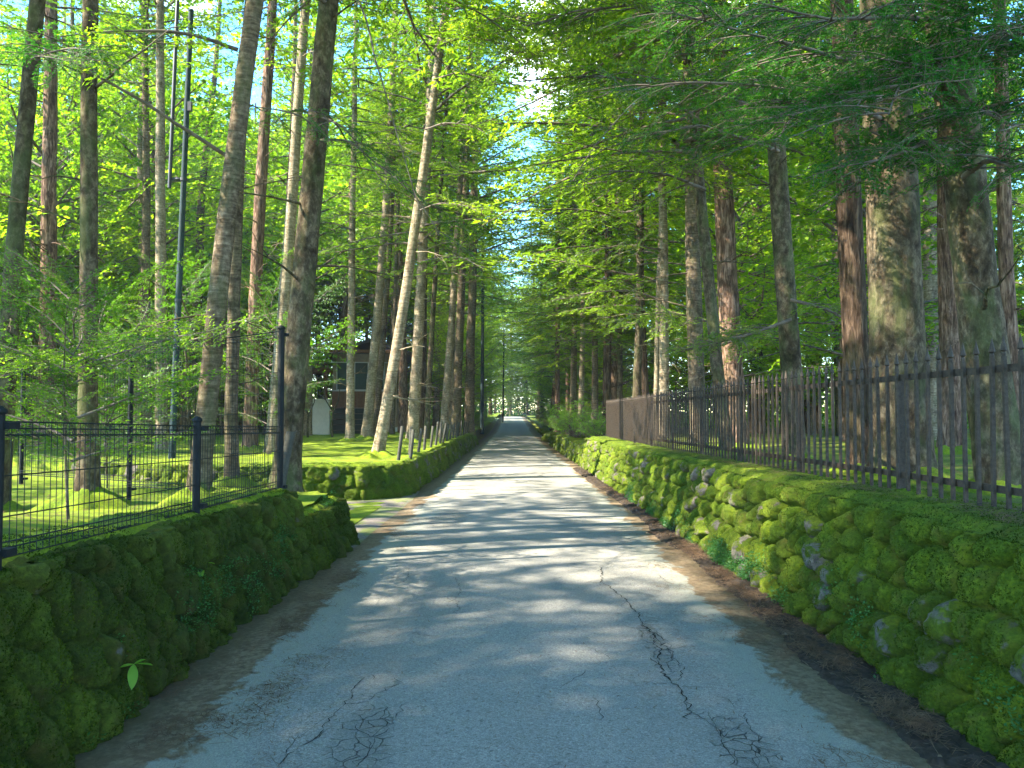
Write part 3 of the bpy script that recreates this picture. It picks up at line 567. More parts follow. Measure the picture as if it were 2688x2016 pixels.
# ------------------------------------------------------------------ leaves, sprays, crowns
def leaf_quads(P, D, N, ln, wd, att):
    """diamond leaves: P foot, D direction, N normal"""
    W = np.cross(D, N); W /= np.linalg.norm(W, axis=1)[:, None] + 1e-9; n = len(P)
    ln = ln[:, None]; wd = wd[:, None]
    V = np.stack([P, P + D * ln * 0.45 + W * wd / 2 + N * wd * 0.12, P + D * ln, P + D * ln * 0.45 - W * wd / 2 + N * wd * 0.12], 1)
    mb = MB(); mb.add(V.reshape(-1, 3), np.arange(4 * n).reshape(-1, 4), 0, np.repeat(att, 4)); return mb
def spray(L, seed, kind='fir', fine=1.0, wood=True):
    r = np.random.default_rng(seed); mb = MB()
    par = dict(fir=dict(sp=0.11, k=0.42, ang=58, lsp=0.032, ll=(0.035, 0.095), lw=(0.014, 0.036), drp=0.16, lang=42, tilt=0.30),
               maple=dict(sp=0.16, k=0.45, ang=48, lsp=0.055, ll=(0.035, 0.11), lw=(0.028, 0.088), drp=0.10, lang=60, tilt=0.45),
               near=dict(sp=0.07, k=0.36, ang=55, lsp=0.012, ll=(0.022, 0.042), lw=(0.008, 0.015), drp=0.22, lang=55, tilt=0.35))[kind]
    nt = int(L / par['sp'] / fine); Ps, Ds, Ns, A = [], [], [], []
    def axis(t_): return np.stack([L * t_, 0.05 * L * np.sin(t_ * 5 + seed), 0.12 * L * t_ - par['drp'] * L * t_ ** 2], -1)
    if wood: tube(mb, axis(np.linspace(0, 1, 7)), np.linspace(0.010 * L + .002, 0.003, 7), 4, 1)
    for i in range(nt):
        tt = 0.12 + 0.88 * (i + r.random()) / nt; sd = 1 if i % 2 else -1
        p0 = axis(np.array([tt]))[0]; l = L * par['k'] * (1.05 - tt) * r.uniform(0.7, 1.15) + 0.10
        if tt > 0.97: sd = 0
        a = R(par['ang'] + r.normal(0, 9)) * sd; dirv = np.array([math.cos(a), math.sin(a), r.normal(0, 0.07) - 0.10]); dirv /= np.linalg.norm(dirv)
        m = max(3, int(l / par['lsp'] / fine)); s_ = (np.arange(m) + 0.5) / m
        P = p0 + dirv * (s_ * l)[:, None] + np.array([0, 0, -0.16 * l]) * (s_ ** 2)[:, None] + r.normal(0, 0.008 * (3 if kind == 'maple' else 1), (m, 3))
        if wood: tube(mb, np.array([p0, p0 + dirv * l * .5 + [0, 0, -.04 * l], p0 + dirv * l + [0, 0, -.16 * l]]), [0.0035 * L ** .5 + .001, 0.003, 0.0012], 3, 1)
        for q in (-1, 1):
            la = R(par['lang']) * q + r.normal(0, 0.25, m); c, s2 = np.cos(la), np.sin(la)
            D = np.stack([dirv[0] * c - dirv[1] * s2, dirv[0] * s2 + dirv[1] * c, dirv[2] + r.normal(0, par['tilt'], m) * .6], -1); D /= np.linalg.norm(D, axis=1)[:, None]
            Nn = np.stack([r.normal(0, par['tilt'], m), r.normal(0, par['tilt'], m), np.ones(m)], -1); Nn -= D * (Nn * D).sum(1)[:, None]; Nn /= np.linalg.norm(Nn, axis=1)[:, None]
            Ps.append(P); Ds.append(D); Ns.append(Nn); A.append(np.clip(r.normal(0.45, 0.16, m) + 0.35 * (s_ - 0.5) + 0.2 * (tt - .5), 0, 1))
    P, D, N, A = map(np.concatenate, (Ps, Ds, Ns, A)); n = len(P)
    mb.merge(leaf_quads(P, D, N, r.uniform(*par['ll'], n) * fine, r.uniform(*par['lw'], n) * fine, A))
    return mb.compact()
def rotm(az, pitch, roll=0.0, sc_=1.0, t=(0, 0, 0)):
    M = Matrix.Translation(t) @ Matrix.Rotation(az, 4, 'Z') @ Matrix.Rotation(-pitch, 4, 'Y') @ Matrix.Rotation(roll, 4, 'X') @ Matrix.Scale(sc_, 4)
    return np.array(M)
SPR = {}
def get_spray(kind, L, k, fine):
    key = (kind, L, k, fine)
    if key not in SPR: SPR[key] = spray(L, hash((kind, int(L * 10), k)) % 9999 if False else int(L * 100) + 17 * k + len(kind), kind, fine)
    return SPR[key]
def crown(seed, z0, z1, Lmax, nb, kind='fir', fine=1.0, shape='cone', mats=None, ragged=0.25):
    r = np.random.default_rng(seed); mb = MB(); az = r.random() * 6
    for i in range(nb):
        t_ = (i + r.random() * .9) / nb; z = z0 + (z1 - z0) * t_; az += 2.39996 + r.normal(0, 0.35)
        if shape == 'cone': L = Lmax * (1.0 - 0.80 * t_) * (0.55 + 0.45 * min(1, t_ * 5))
        elif shape == 'dome': L = Lmax * math.sqrt(max(0.06, 1 - (2 * t_ - 0.75) ** 2 / 1.8))
        else: L = Lmax * (0.75 + 0.25 * math.sin(PI * t_))
        L *= 1 + r.normal(0, ragged); L = max(0.5, L)
        TL = 3.0 if L > 2.3 else (1.8 if L > 1.2 else 1.0)
        pitch = {'fir': -0.05 + 0.35 * t_, 'maple': 0.25 + 0.5 * t_}[kind if kind != 'near' else 'fir'] + r.normal(0, 0.12)
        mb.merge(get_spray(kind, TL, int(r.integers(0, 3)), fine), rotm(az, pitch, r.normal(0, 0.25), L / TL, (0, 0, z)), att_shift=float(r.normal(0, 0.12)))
    return mb.mesh('crown', mats)
FIRM, SHM, MAPM, SHRM = [LEAF_FIR, WOOD], [LEAF_SHADE, WOOD], [LEAF_MAPLE, WOOD], [LEAF_SHRUB, WOOD]
# crowns are modelled for a 20 m tree and scaled
CR = {
 'fir_low': [crown(11 + k, 3.0, 20, 4.0, 96, 'fir', 1.6, 'cone', FIRM) for k in range(3)],
 'fir_high': [crown(21 + k, 8.0, 20, 3.4, 50, 'fir', 1.6, 'cone', FIRM, 0.3) for k in range(3)],
 'lane_low': [crown(81 + k, 2.6, 19, 4.6, 90, 'fir', 1.9, 'column', FIRM, 0.3) for k in range(2)],
 'lane': [crown(71 + k, 5.6, 19, 4.3, 66, 'fir', 1.4, 'column', FIRM, 0.3) for k in range(3)],
 'leaf_high': [crown(31 + k, 6.5, 18, 3.7, 54, 'maple', 1.3, 'dome', MAPM, 0.3) for k in range(3)],
 'leaf_deep': [crown(35 + k, 6.0, 18.5, 4.0, 86, 'maple', 1.5, 'dome', MAPM, 0.3) for k in range(3)],
 'under': [crown(41 + k, 1.3, 7.5, 2.9, 66, 'maple', 1.0, 'dome', MAPM, 0.3) for k in range(4)],
 'under_fine': [crown(45 + k, 1.5, 8.5, 3.2, 36, 'maple', 0.62, 'column', [LEAF_MAPLE_SHADE, WOOD], 0.5) for k in range(2)],
 'sapling': [crown(51 + k, 0.9, 3.6, 1.5, 34, 'maple', 0.45, 'dome', [LEAF_MAPLE_SHADE, WOOD], 0.5) for k in range(3)],
 'top_thin': [crown(61 + k, 10, 20, 3.1, 54, 'fir', 1.6, 'cone', FIRM, 0.3) for k in range(2)],
}
def trunk_mesh(P, r0, r1, n, bark, detail, flare=0.6, stubs=0, seed=0, name='trunk'):
    """P: axis points in local coordinates from root to tip"""
    r = np.random.default_rng(seed); P = np.asarray(P); k = len(P); h = P[:, 2] - P[0, 2]; t_ = h / h[-1]
    rad = r1 + (r0 - r1) * (1 - t_) ** 0.9 + r0 * flare * (0.9 * np.exp(-np.maximum(h, 0) / (0.14 + r0 * 0.5)) + .35 * np.exp(-np.maximum(h, 0) / .6))
    def disp(rr, a, z):
        z = z - P[0, 2]
        root = 0.22 * flare * np.cos(a * 5 + seed) * np.exp(-z / 0.3) if flare > 0.3 else 0
        return rr * (1 + root + 0.07 * fbm(np.cos(a) * 1.2 + seed, np.sin(a) * 1.2, z * 0.9) + detail * fbm(np.cos(a) * 5 + seed, np.sin(a) * 5, z * 6))
    mb = MB(); tube(mb, P, rad, n, 0, None, disp=disp)
    mb.a[0] = np.clip(np.repeat(h, n) / 2.0 + 0.06, 0, 1).astype(np.float32)
    for i in range(stubs):
        hh = r.uniform(1.6, min(13, h[-1] * .8)); p = np.array([np.interp(hh, h, P[:, c]) for c in range(3)]); az = r.random() * 2 * PI; L = r.uniform(0.3, 1.6)
        d = np.array([math.cos(az), math.sin(az), r.uniform(-0.15, 0.45)]); q = np.linspace(0, 1, 6)[:, None]
        rt = max(0.006, np.interp(hh, h, rad) * 0.14)
        B = p + d * L * q + np.array([0, 0, -0.18 * L]) * q ** 2 + r.normal(0, 0.025, (6, 3)) * q
        tube(mb, B, np.linspace(rt, 0.003, 6), 5, 0, 1.0)
        for w in range(3):
            s0 = B[r.integers(2, 5)]; e = s0 + d * L * .3 + r.normal(0, 0.16, 3); tube(mb, np.array([s0, (s0 + e) / 2 + r.normal(0, .02, 3), e]), [rt * .35, rt * .25, 0.0015], 3, 0, 1.0)
    return mb.mesh(name, [bark])
def tree(label, P0, lean, Ht, dia, bark, cr=None, cs=1.0, curve=None, group=None, cat='tree', name='tree', hi=False, stubs=6, crz=None, flare=0.75, cz=0.0, csx=None):
    """P0 root point, lean: (dx, dy) per metre of height"""
    seed = int(abs(P0[0] * 131 + P0[1] * 17)) % 5000
    root = thing(name, label, cat, tuple(P0), 0, group)
    k = (90 if hi else 26); hts = np.concatenate([[-0.35], np.linspace(0, 1, k) ** (1.5) * Ht])
    wob = 0.05 * fbm(hts * 0.25 + seed, 0.0, 0.0); wob2 = 0.05 * fbm(hts * 0.25 + seed, 9.0, 0.0); wob -= wob[1]; wob2 -= wob2[1]
    cv = curve or (0, 0)
    P = np.stack([lean[0] * hts + cv[0] * (hts / 8) ** 2 + wob, lean[1] * hts + cv[1] * (hts / 8) ** 2 + wob2, hts], -1)
    me = trunk_mesh(P, dia / 2, dia * 0.14, 28 if hi else 12, bark, (0.09 if bark in (BARK_RED, BARK_DARK) else 0.06) if hi else 0.03, flare, stubs, seed)
    link('trunk', me, root)
    if hi and 'tall black fence post' not in label:
        r_ = np.random.default_rng(seed); n_, m_ = 40, 12; a_ = np.linspace(0, 2 * PI, n_, endpoint=False)[None]; q_ = np.linspace(0, 1, m_)[:, None]; R0 = dia * .5 * (1 + flare * .3); R1 = R0 + .22 + dia * .7
        rad_ = R0 * .7 + (R1 - R0 * .7) * q_ * (1 + .28 * np.cos(a_ * 5 + seed) * q_ + .25 * fbm(np.cos(a_) * 2 + seed, np.sin(a_) * 2, q_)); hgt = (.06 + dia * .22) * (1 - q_) ** 1.9 * (1 + .22 * np.cos(a_ * 5 + seed)) - .16 * q_ ** 2.5 + .02 * fbm(np.cos(a_) * 9, np.sin(a_) * 9, q_ * 9)
        v_ = np.stack([rad_ * np.cos(a_), rad_ * np.sin(a_), hgt + 0 * a_], -1); i_ = np.arange(m_ - 1)[:, None] * n_; j_ = np.arange(n_)[None]; j2_ = (j_ + 1) % n_; mm = MB(); mm.add(v_.reshape(-1, 3), np.stack([i_ + j_, i_ + n_ + j_, i_ + n_ + j2_, i_ + j2_], -1).reshape(-1, 4), 0, .3)
        link('root_mound', mm.mesh('root_mound', [MOSS_LAWN]), root)
    if cr:
        c = link('crown', random.choice(CR[cr]), root); c.location = (0, 0, cz)
        rz = crz if crz is not None else random.random() * 6.28
        q = Vector((lean[0], lean[1], 1)).to_track_quat('Z', 'Y'); c.rotation_euler = (Matrix.Rotation(0, 3, 'X') @ Vector((0, 0, 1)).rotation_difference(Vector((lean[0], lean[1], 1)).normalized()).to_matrix() @ Matrix.Rotation(rz, 3, 'Z')).to_euler()
        c.scale = (csx or cs, csx or cs, cs)
    return root
def ptree(label, base, tops, w, bark, cr, Z=None, H=None, Ht=20, cs=1.0, hi=False, stubs=13, flare=0.75, mid=None, group=None, name='tree', cz=0, csx=None):
    """a trunk read off the photograph: base (x, y) px with the ground height H or distance Z; tops = px x where it leaves the top of the frame"""
    if Z is None: p = at_h(base[0], base[1], H)
    else:
        p = at_y(base[0], base[1], Z); p.z = float((z_left if p.x < 0 else z_right)(np.float64(p.x), np.float64(p.y)))
    top = at_y(tops, 0, p.y); h = top.z - p.z; lean = ((top.x - p.x) / h, 0.0); cv = None
    if mid:
        m = at_y(mid[0], mid[1], p.y); hm = m.z - p.z; a, b = hm, (hm / 8) ** 2; c_, d_ = h, (h / 8) ** 2
        A = np.linalg.solve(np.array([[a, b], [c_, d_]]), np.array([m.x - p.x, top.x - p.x])); lean = (float(A[0]), 0.0); cv = (float(np.clip(A[1], -.4, .4)), 0)
    d = w * p.y / F
    return tree(label, p, lean, Ht, d, bark, cr, cs, cv, group, 'tree', name, hi, stubs, None, flare, cz, csx)

T = {}
# left of the lane, near
T['L1'] = ptree('dark leaning trunk at the left edge of view, behind the wire fence', (1, 430), 39, 18, BARK_GREY, 'top_thin', Z=8.2, Ht=19, hi=True, mid=(12, 278))
T['L2'] = ptree('reddish trunk with a sunlit flared foot on the moss at far left', (46, 449), 50, 17, BARK_RED, 'fir_high', H=.6, Ht=24, cs=1.15, hi=True)
T['L3'] = ptree('straight grey trunk with a wide mossy foot close behind the wire fence', (88, 497), 93, 18, BARK_GREY, 'fir_high', H=.7, Ht=20, hi=True, flare=1.3)
ptree('thin pale trunk between the two thickest far-left trunks', (66, 440), 64, 7, BARK_PALE, 'top_thin', Z=34, Ht=22, cs=1.1)
ptree('thin brown trunk right of the straight grey trunk, deep in the left wood', (76, 440), 74, 8, BARK_BAND, 'top_thin', Z=30, Ht=22)
T['L4'] = ptree('slim grey-brown trunk left of the blue-grey service pole', (147, 440), 144, 10, BARK_BAND, 'top_thin', Z=24, Ht=21, cs=1.1)
T['L5'] = ptree('trunk with a sunlit side just left of the blue-grey service pole', (162, 440), 161, 12, BARK_PALE, 'top_thin', Z=21, Ht=22, cs=1.1)
T['L6'] = ptree('dark leaning trunk behind the middle post of the wire fence', (198, 497), 256, 20, BARK_BAND, 'top_thin', H=.72, Ht=21, hi=True, mid=(223, 267), stubs=3)
T['L7'] = ptree('dark slender trunk leaning beside the darker leaning one, behind the wire fence', (232, 483), 264, 13, BARK_BAND, 'top_thin', H=.66, Ht=20, hi=True, mid=(238, 267))
T['L8'] = ptree('reddish sunlit trunk seen through the tall mesh panel', (250, 450), 273, 14, BARK_RED, 'top_thin', H=.6, Ht=24, cs=1.15, hi=True, mid=(258, 267))
T['L9'] = ptree('pale trunk half hidden behind the thick trunk by the fence end', (271, 457), 308, 13, BARK_PALE, 'top_thin', H=.6, Ht=22, hi=True, mid=(285, 290))
T['L10'] = ptree('thick grey mossy-footed trunk beside the tall black fence post', (286, 487), 327, 25, BARK_GREY, 'lane', H=.66, Ht=22, hi=True, flare=1.0, mid=(300, 300), cs=1.05)
T['C11'] = ptree('slim mossy sunlit trunk in front of the house window', (350, 441), 356, 8.5, BARK_PALE, 'top_thin', H=.6, Ht=20, hi=True)
T['C12'] = ptree('sunlit pale leaning trunk in front of the house corner, left of the most slanted one', (366, 439), 397, 10, BARK_PALE, 'top_thin', H=.6, Ht=24, hi=True, mid=(382, 267))
T['C12b'] = ptree('brownish trunk standing just behind the sunlit pale leaning trunk', (373, 438), 394, 8.5, BARK_BAND, 'top_thin', Z=30, Ht=24, mid=(385, 300))
T['C13'] = ptree('most slanted trunk, rising from a moss mound at the corner of the left bank', (378, 455), 446, 11.3, BARK_PALE, 'top_thin', H=.62, Ht=22, hi=True, flare=0.8, mid=(409, 267))
T['C14'] = ptree('upright sunlit trunk just right of the most slanted trunk', (412, 442), 434, 11.5, BARK_PALE, 'lane', H=.6, Ht=24, hi=True, mid=(421, 283))
ptree('dark bluish trunk behind the upright sunlit trunk', (421, 438), 428, 9, BARK_DARK, 'fir_high', Z=33, Ht=25, cs=1.2)
ptree('thin leaning mossy trunk behind the leaning stakes', (426, 437), 452, 6, BARK_GREY, 'top_thin', Z=28, Ht=21)
ptree('slender trunk leaning over the row of stakes', (443, 436), 473, 8, BARK_PALE, 'fir_high', Z=30, Ht=23)
ptree('thick trunk near the pale stakes on the left bank', (456, 435), 474, 9.5, BARK_BAND, 'top_thin', Z=33, Ht=25, cs=1.1)
ptree('dark thick trunk at the far end of the left bank', (469, 433), 480, 10, BARK_BAND, 'leaf_high', Z=36, Ht=25, cs=1.1)
ptree('thin bare trunk between the house and the upright sunlit trunk', (392, 440), 405, 5, BARK_BAND, 'top_thin', Z=36, Ht=22)
# right of the lane, near
T['R0'] = ptree('slim mossy-green trunk behind the far part of the iron fence', (636, 445), 645, 9, BARK_GREY, 'fir_low', Z=21, Ht=20, cs=1.0)
T['R1'] = ptree('bright sunlit slim trunk of the pair behind the fence', (664, 450), 660, 10, BARK_PALE, 'lane', Z=19, Ht=22, cs=1.05, hi=True)
T['R1b'] = ptree('thinner twin of the bright sunlit pair behind the fence', (655, 450), 668, 5.5, BARK_PALE, 'top_thin', Z=19.5, Ht=20, hi=True)
T['R2'] = ptree('brown trunk left of the curved one behind the fence', (698, 455), 688, 17, BARK_BAND, 'lane', Z=15.5, Ht=23, hi=True)
T['R3'] = ptree('curved dark trunk in front of the pinkish trunk', (728, 455), 687, 13, BARK_GREY, 'lane', Z=13.5, Ht=19, hi=True, mid=(706, 267), cs=.9)
T['R4'] = ptree('thick pinkish furrowed trunk catching the sun, behind the curved one', (736, 455), 717, 22, BARK_RED, 'top_thin', Z=17, Ht=25, cs=1.2, hi=True)
T['R5'] = ptree('knotty grey-green trunk with broken branch stubs, mid right', (795, 458), 766, 21, BARK_GREY, 'top_thin', Z=11.5, Ht=20, hi=True, mid=(783, 241), stubs=12)
T['R6'] = ptree('dark deeply furrowed trunk left of the thickest trunk', (862, 470), 844, 26, BARK_DARK, 'fir_high', Z=9.2, Ht=22, hi=True, stubs=3)
T['R7'] = ptree('thickest trunk of all, mottled and sun-flecked, behind the iron fence', (903, 480), 882, 53, BARK_GREY, 'top_thin', Z=8.0, Ht=25, cs=1.15, hi=True, stubs=2)
T['R8'] = ptree('pinkish trunk between the two thickest right-hand trunks', (950, 455), 944, 20, BARK_RED, 'top_thin', Z=14, Ht=24, hi=True)
T['R9'] = ptree('big dark trunk leaning left at the right edge of view', (1004, 490), 946, 42, BARK_GREY, 'fir_high', Z=6.8, Ht=22, hi=True, stubs=4)
T['R10'] = ptree('slim brown trunk in the right-hand corner behind the big leaning one', (1015, 455), 1000, 15, BARK_RED, 'top_thin', Z=13, Ht=22, hi=True)
for (x, tp, w, Z_, b, cr, lab) in [
    (595, 593, 7, 28, BARK_BAND, 'fir_low', 'fir trunk directly behind the left end of the iron fence'),
    (607, 611, 9, 26, BARK_DARK, 'fir_low', 'dark fir trunk just inside the end of the iron fence'),
    (573, 576, 7, 31, BARK_BAND, 'fir_low', 'fir trunk rising behind the bright green shrubs'),
    (581, 586, 6, 34, BARK_PALE, 'top_thin', 'pale thin trunk between the two fir trunks by the shrubs'),
    (557, 560, 5.5, 38, BARK_RED, 'fir_low', 'sunlit reddish trunk at the end of the low right wall'),
    (648, 628, 8, 24, BARK_DARK, 'top_thin', 'dark trunk tilting left behind the bright sunlit pair'),
    (620, 622, 6, 27, BARK_GREY, 'fir_low', 'grey fir trunk behind the middle of the far fence stretch')]:
    ptree(lab, (x, 440), tp, w, b, cr, Z=Z_, Ht=random.uniform(19, 24), cs=random.uniform(.9, 1.05))

# background trees: each a trunk and a crown; trunk meshes shared between copies
def proto_trunk(seed, dia, bark, Ht=20):
    hts = np.concatenate([[-0.4], np.linspace(0, 1, 16) ** 1.3 * Ht]); r = np.random.default_rng(seed)
    P = np.stack([0.16 * fbm(hts * 0.2 + seed, 0, 0), 0.16 * fbm(hts * 0.2, seed, 0), hts], -1); P[:, :2] -= P[1, :2]
    return trunk_mesh(P, dia / 2, dia * .12, 10, bark, 0.02, 0.5, 5, seed)
BG_TR = [proto_trunk(70 + k, 0.36, b) for k, b in enumerate([BARK_BAND, BARK_RED, BARK_PALE, BARK_GREY, BARK_DARK])]
UN_TR = [proto_trunk(80 + k, 0.10, b, 6.5) for k, b in enumerate([BARK_BAND, BARK_PALE, BARK_GREY])]
placed = [(o.location.x, o.location.y) for o in T.values()]
def bg(x, y, kind, s, label, group, name, cat='tree', lean=0.03):
    z = float((z_left if x < 0 else z_right)(np.float64(x), np.float64(y)))
    root = thing(name, label, cat, (x, y, z - 0.02), random.random() * 6.28, group); root.rotation_euler = (random.gauss(0, lean), random.gauss(0, lean), random.random() * 6.28)
    tr = link('trunk', random.choice(UN_TR if kind in ('under', 'under_fine', 'sapling') else BG_TR), root); sw = random.uniform(.75, 1.3)
    if kind == 'sapling': tr.scale = (.5 * s, .5 * s, .5 * s)
    else: tr.scale = (s * sw, s * sw, s)
    c = link('crown', random.choice(CR[kind]), root); c.rotation_euler = (0, 0, random.random() * 6.28); c.scale = (s * random.uniform(.9, 1.15),) * 2 + (s,)
    return root
def blocked(x, y, d): return any((x - a) ** 2 + (y - b) ** 2 < d * d for a, b in placed)
def scatter(n, xr_, yr_, dmin, fn, tries=4000):
    c = 0
    for _ in range(tries):
        if c >= n: break
        x, y = random.uniform(*xr_), random.uniform(*yr_)
        if abs(x) > 12 + y * 0.85: continue
        if blocked(x, y, dmin): continue
        # keep the house and the way to it clear
        if -16 < x < -6.5 and 40 < y < 60: continue
        px_ = 515 + F * x / y
        if 292 < px_ < 425 and y < 62: continue
        if -13 < x < 0 and y < 37: continue
        placed.append((x, y)); fn(x, y); c += 1
HOUSE_CLEAR = lambda x, y: False
GL, GR = 'trees deep in the left wood', 'trees deep in the right wood'
scatter(34, (-34, -6), (24, 62), 2.6, lambda x, y: bg(x, y, random.choice(['fir_high', 'leaf_high', 'fir_high', 'top_thin']), random.uniform(1.0, 1.3), 'tall straight trunk among many in the wood left of the lane', GL, 'tree'))
scatter(19, (-8, -2.9), (40, 105), 2.2, lambda x, y: bg(x, y, random.choice(['lane', 'leaf_high', 'leaf_high']), random.uniform(1.0, 1.25), 'distant tree lining the left side of the lane beyond the bank', 'distant trees lining the lane on the left', 'tree'))
scatter(19, (2.6, 8), (38, 105), 2.2, lambda x, y: bg(x, y, random.choice(['fir_low', 'leaf_high', 'leaf_high']), random.uniform(1.0, 1.25), 'distant tree lining the right side of the lane beyond the wall', 'distant trees lining the lane on the right', 'tree'))
scatter(24, (5, 36), (18, 62), 2.6, lambda x, y: bg(x, y, random.choice(['top_thin', 'leaf_high', 'leaf_high', 'fir_high']), random.uniform(1.0, 1.3), 'tall straight trunk among many in the wood behind the iron fence', GR, 'tree'))
for y in (104,):
    for sd in (-1, 1):
        x = sd * random.uniform(2.7, 3.6) - .2; yy2 = y + random.uniform(-2, 2); placed.append((x, yy2))
        bg(x, yy2, 'lane_low', random.uniform(1.0, 1.2), 'distant tree whose boughs meet over the lane, %s side' % ('left' if sd < 0 else 'right'), 'distant trees arching over the lane', 'tree')
for k, (x, y, kd, s) in enumerate([(-3.4, 131, 'lane_low', 1.1), (2.2, 133, 'lane_low', 1.1), (-.8, 136, 'lane_low', 1.15), (-5.5, 128, 'under', 1.6), (4.2, 130, 'under', 1.5), (.6, 134, 'under', 1.3), (-2.2, 134.5, 'under', 1.4), (-1.2, 140, 'lane_low', 1.2), (1.8, 141, 'leaf_high', 1.1)]):
    bg(x, y, kd, s, 'tree closing the far end of the lane at the bend', 'trees at the bend of the lane', 'tree')
scatter(62, (-42, -5), (17, 62), 2.2, lambda x, y: bg(x, y, 'under', random.uniform(.9, 1.6), 'small leafy maple filling the understorey left of the lane', 'understorey maples in the left wood', 'maple_tree'))
scatter(40, (5.5, 40), (15, 62), 2.4, lambda x, y: bg(x, y, 'under', random.uniform(.9, 1.6), 'small leafy maple filling the understorey behind the iron fence', 'understorey maples in the right wood', 'maple_tree'))
scatter(14, (-9, -3.4), (40, 90), 2.0, lambda x, y: bg(x, y, 'under', random.uniform(.8, 1.2), 'leafy young maple beside the distant left edge of the lane', 'young maples along the distant lane, left', 'maple_tree'))
scatter(14, (2.9, 9), (39, 90), 2.0, lambda x, y: bg(x, y, 'under', random.uniform(.8, 1.2), 'leafy young maple beside the distant right edge of the lane', 'young maples along the distant lane, right', 'maple_tree'))
for k, (x, y, kd, s) in enumerate([(-14, 62, 'leaf_deep', 1.25), (-18, 60, 'under', 2.0), (-11, 64, 'under', 1.9), (-20, 66, 'leaf_deep', 1.3), (-9, 60, 'leaf_deep', 1.2), (-16, 68, 'under', 2.1), (-24, 62, 'under', 2.0), (-13, 72, 'fir_high', 1.3), (-22, 58, 'leaf_deep', 1.2), (-7.5, 66, 'under', 1.6), (-27, 66, 'leaf_deep', 1.3), (-18.5, 52, 'under', 1.7)]):
    bg(x, y, kd, s, 'leafy tree rising behind the house roof', 'trees behind the house', 'tree')
for px_, y, kd, s in [(308, 41, 'leaf_deep', 1.25), (343, 52, 'fir_high', 1.25), (372, 62, 'leaf_deep', 1.3), (403, 40, 'fir_high', 1.15), (427, 46, 'leaf_deep', 1.25), (322, 64, 'leaf_deep', 1.35), (290, 34, 'fir_high', 1.1), (390, 55, 'leaf_deep', 1.3)]:
    x = (px_ - 515) / F * y; placed.append((x, y)); bg(x, y, kd, s, 'x', 'trees deep in the left wood', 'tree')
scatter(34, (-42, -6), (32, 74), 2.4, lambda x, y: bg(x, y, 'leaf_deep', random.uniform(1.2, 1.5), 'x', 'trees deep in the left wood', 'tree'))
scatter(20, (6, 38), (34, 70), 2.4, lambda x, y: bg(x, y, 'leaf_deep', random.uniform(1.2, 1.5), 'x', 'trees deep in the right wood', 'tree'))
# the nearer leafy understorey behind the wire fence
for k, (x, y, s, lab) in enumerate([
    (-5.6, 10.6, .22, 'small thin maple sapling behind the straight grey trunk'),
    (-6.9, 13.0, .38, 'maple spreading its layers of leaves behind the service pole'),
    (-13.5, 18, .6, 'maple behind the reddish trunk at far left'), (-8.2, 19.5, .5, 'maple between the service pole and the leaning dark trunks'), (-5.6, 17.5, .45, 'low maple seen through the tall mesh panel')]):
    placed.append((x, y)); bg(x, y, 'under_fine', s, lab, None, 'maple_tree')
for k, (x, y, s, lab) in enumerate([(-3.7, 6.4, .55, 'leafy sapling behind the middle post of the wire fence')]):
    bg(x, y, 'sapling', s, lab, None, 'sapling')
ORDV = ['first', 'second', 'third', 'fourth', 'fifth', 'sixth', 'seventh', 'eighth', 'ninth', 'tenth', 'eleventh', 'twelfth', 'thirteenth', 'fourteenth', 'fifteenth', 'sixteenth']
# unseen trees added beside or behind the viewer so their crowns shade the near lane
for k, (x, y, kd, s) in enumerate([(-5.6, 0.6, 'fir_high', 1.1), (-8.9, 7.2, 'fir_high', 1.1), (-6.5, 0.0, 'leaf_high', 1.1), (-11, -.6, 'leaf_high', 1.1), (-4.2, -3.5, 'lane', 1.0), (4.6, 3.0, 'lane', 1.0), (4.3, -1.2, 'lane', 1.0),
                                   (-9.5, -2.4, 'lane', 1.1), (-14.5, 7.6, 'leaf_high', 1.1), (-14.5, -0.5, 'lane', 1.1), (-18.5, -2.5, 'leaf_high', 1.2), (-13, -5, 'leaf_high', 1.1), (-20, -2, 'fir_high', 1.2), (6.5, 5.5, 'leaf_high', 1.0), (-7, -6.5, 'leaf_high', 1.1)]):
    bg(x, y, kd, s, '%s unseen tree added beside the viewer to shade the near lane, %s' % (ORDV[k], 'left' if x < 0 else 'right'), 'trees beside the viewer', 'tree')

# the far-off wood that closes every view
mb = MB(); r = np.random.default_rng(5)
NB = 150000
def far_pts(n):
    s = r.random(n); y = 60 + 100 * s; x = r.uniform(-1, 1, n) * (18 + y * 0.8); return x, y
x, y = far_pts(NB); keep = np.abs(x + 0.4) > 4.2; x, y = x[keep], y[keep]
xe, ye = np.concatenate([r.uniform(-16, 16, 24000), r.uniform(-9, 9, 14000)]), r.uniform(138, 156, 38000)
xg = r.uniform(-1, 1, 70000); yg = r.uniform(60, 85, 70000); xg = xg * (14 + yg * .75); kg = np.abs(xg + .4) > 5; xg, yg = xg[kg], yg[kg]
h = r.random(len(x)) ** 0.8 * (19 + 5 * fbm(x * .1, y * .1, 3)); z = z_road(y) + 0.2 + h
dens = fbm(x * .35, y * .35, h * .45, 3) + 0.05; k = dens > -0.12; x, y, z = np.concatenate([x[k], xe, xg]), np.concatenate([y[k], ye, yg]), np.concatenate([z[k], .6 + 22 * r.random(len(xe)) ** 1.6, .1 + z_road(yg) + 5 * r.random(len(xg)) ** 1.3]); n = len(x)
D = r.normal(0, 1, (n, 3)); D[:, 2] *= .3; D /= np.linalg.norm(D, axis=1)[:, None]; N = r.normal(0, 1, (n, 3)); N -= D * (N * D).sum(1)[:, None]; N /= np.linalg.norm(N, axis=1)[:, None]
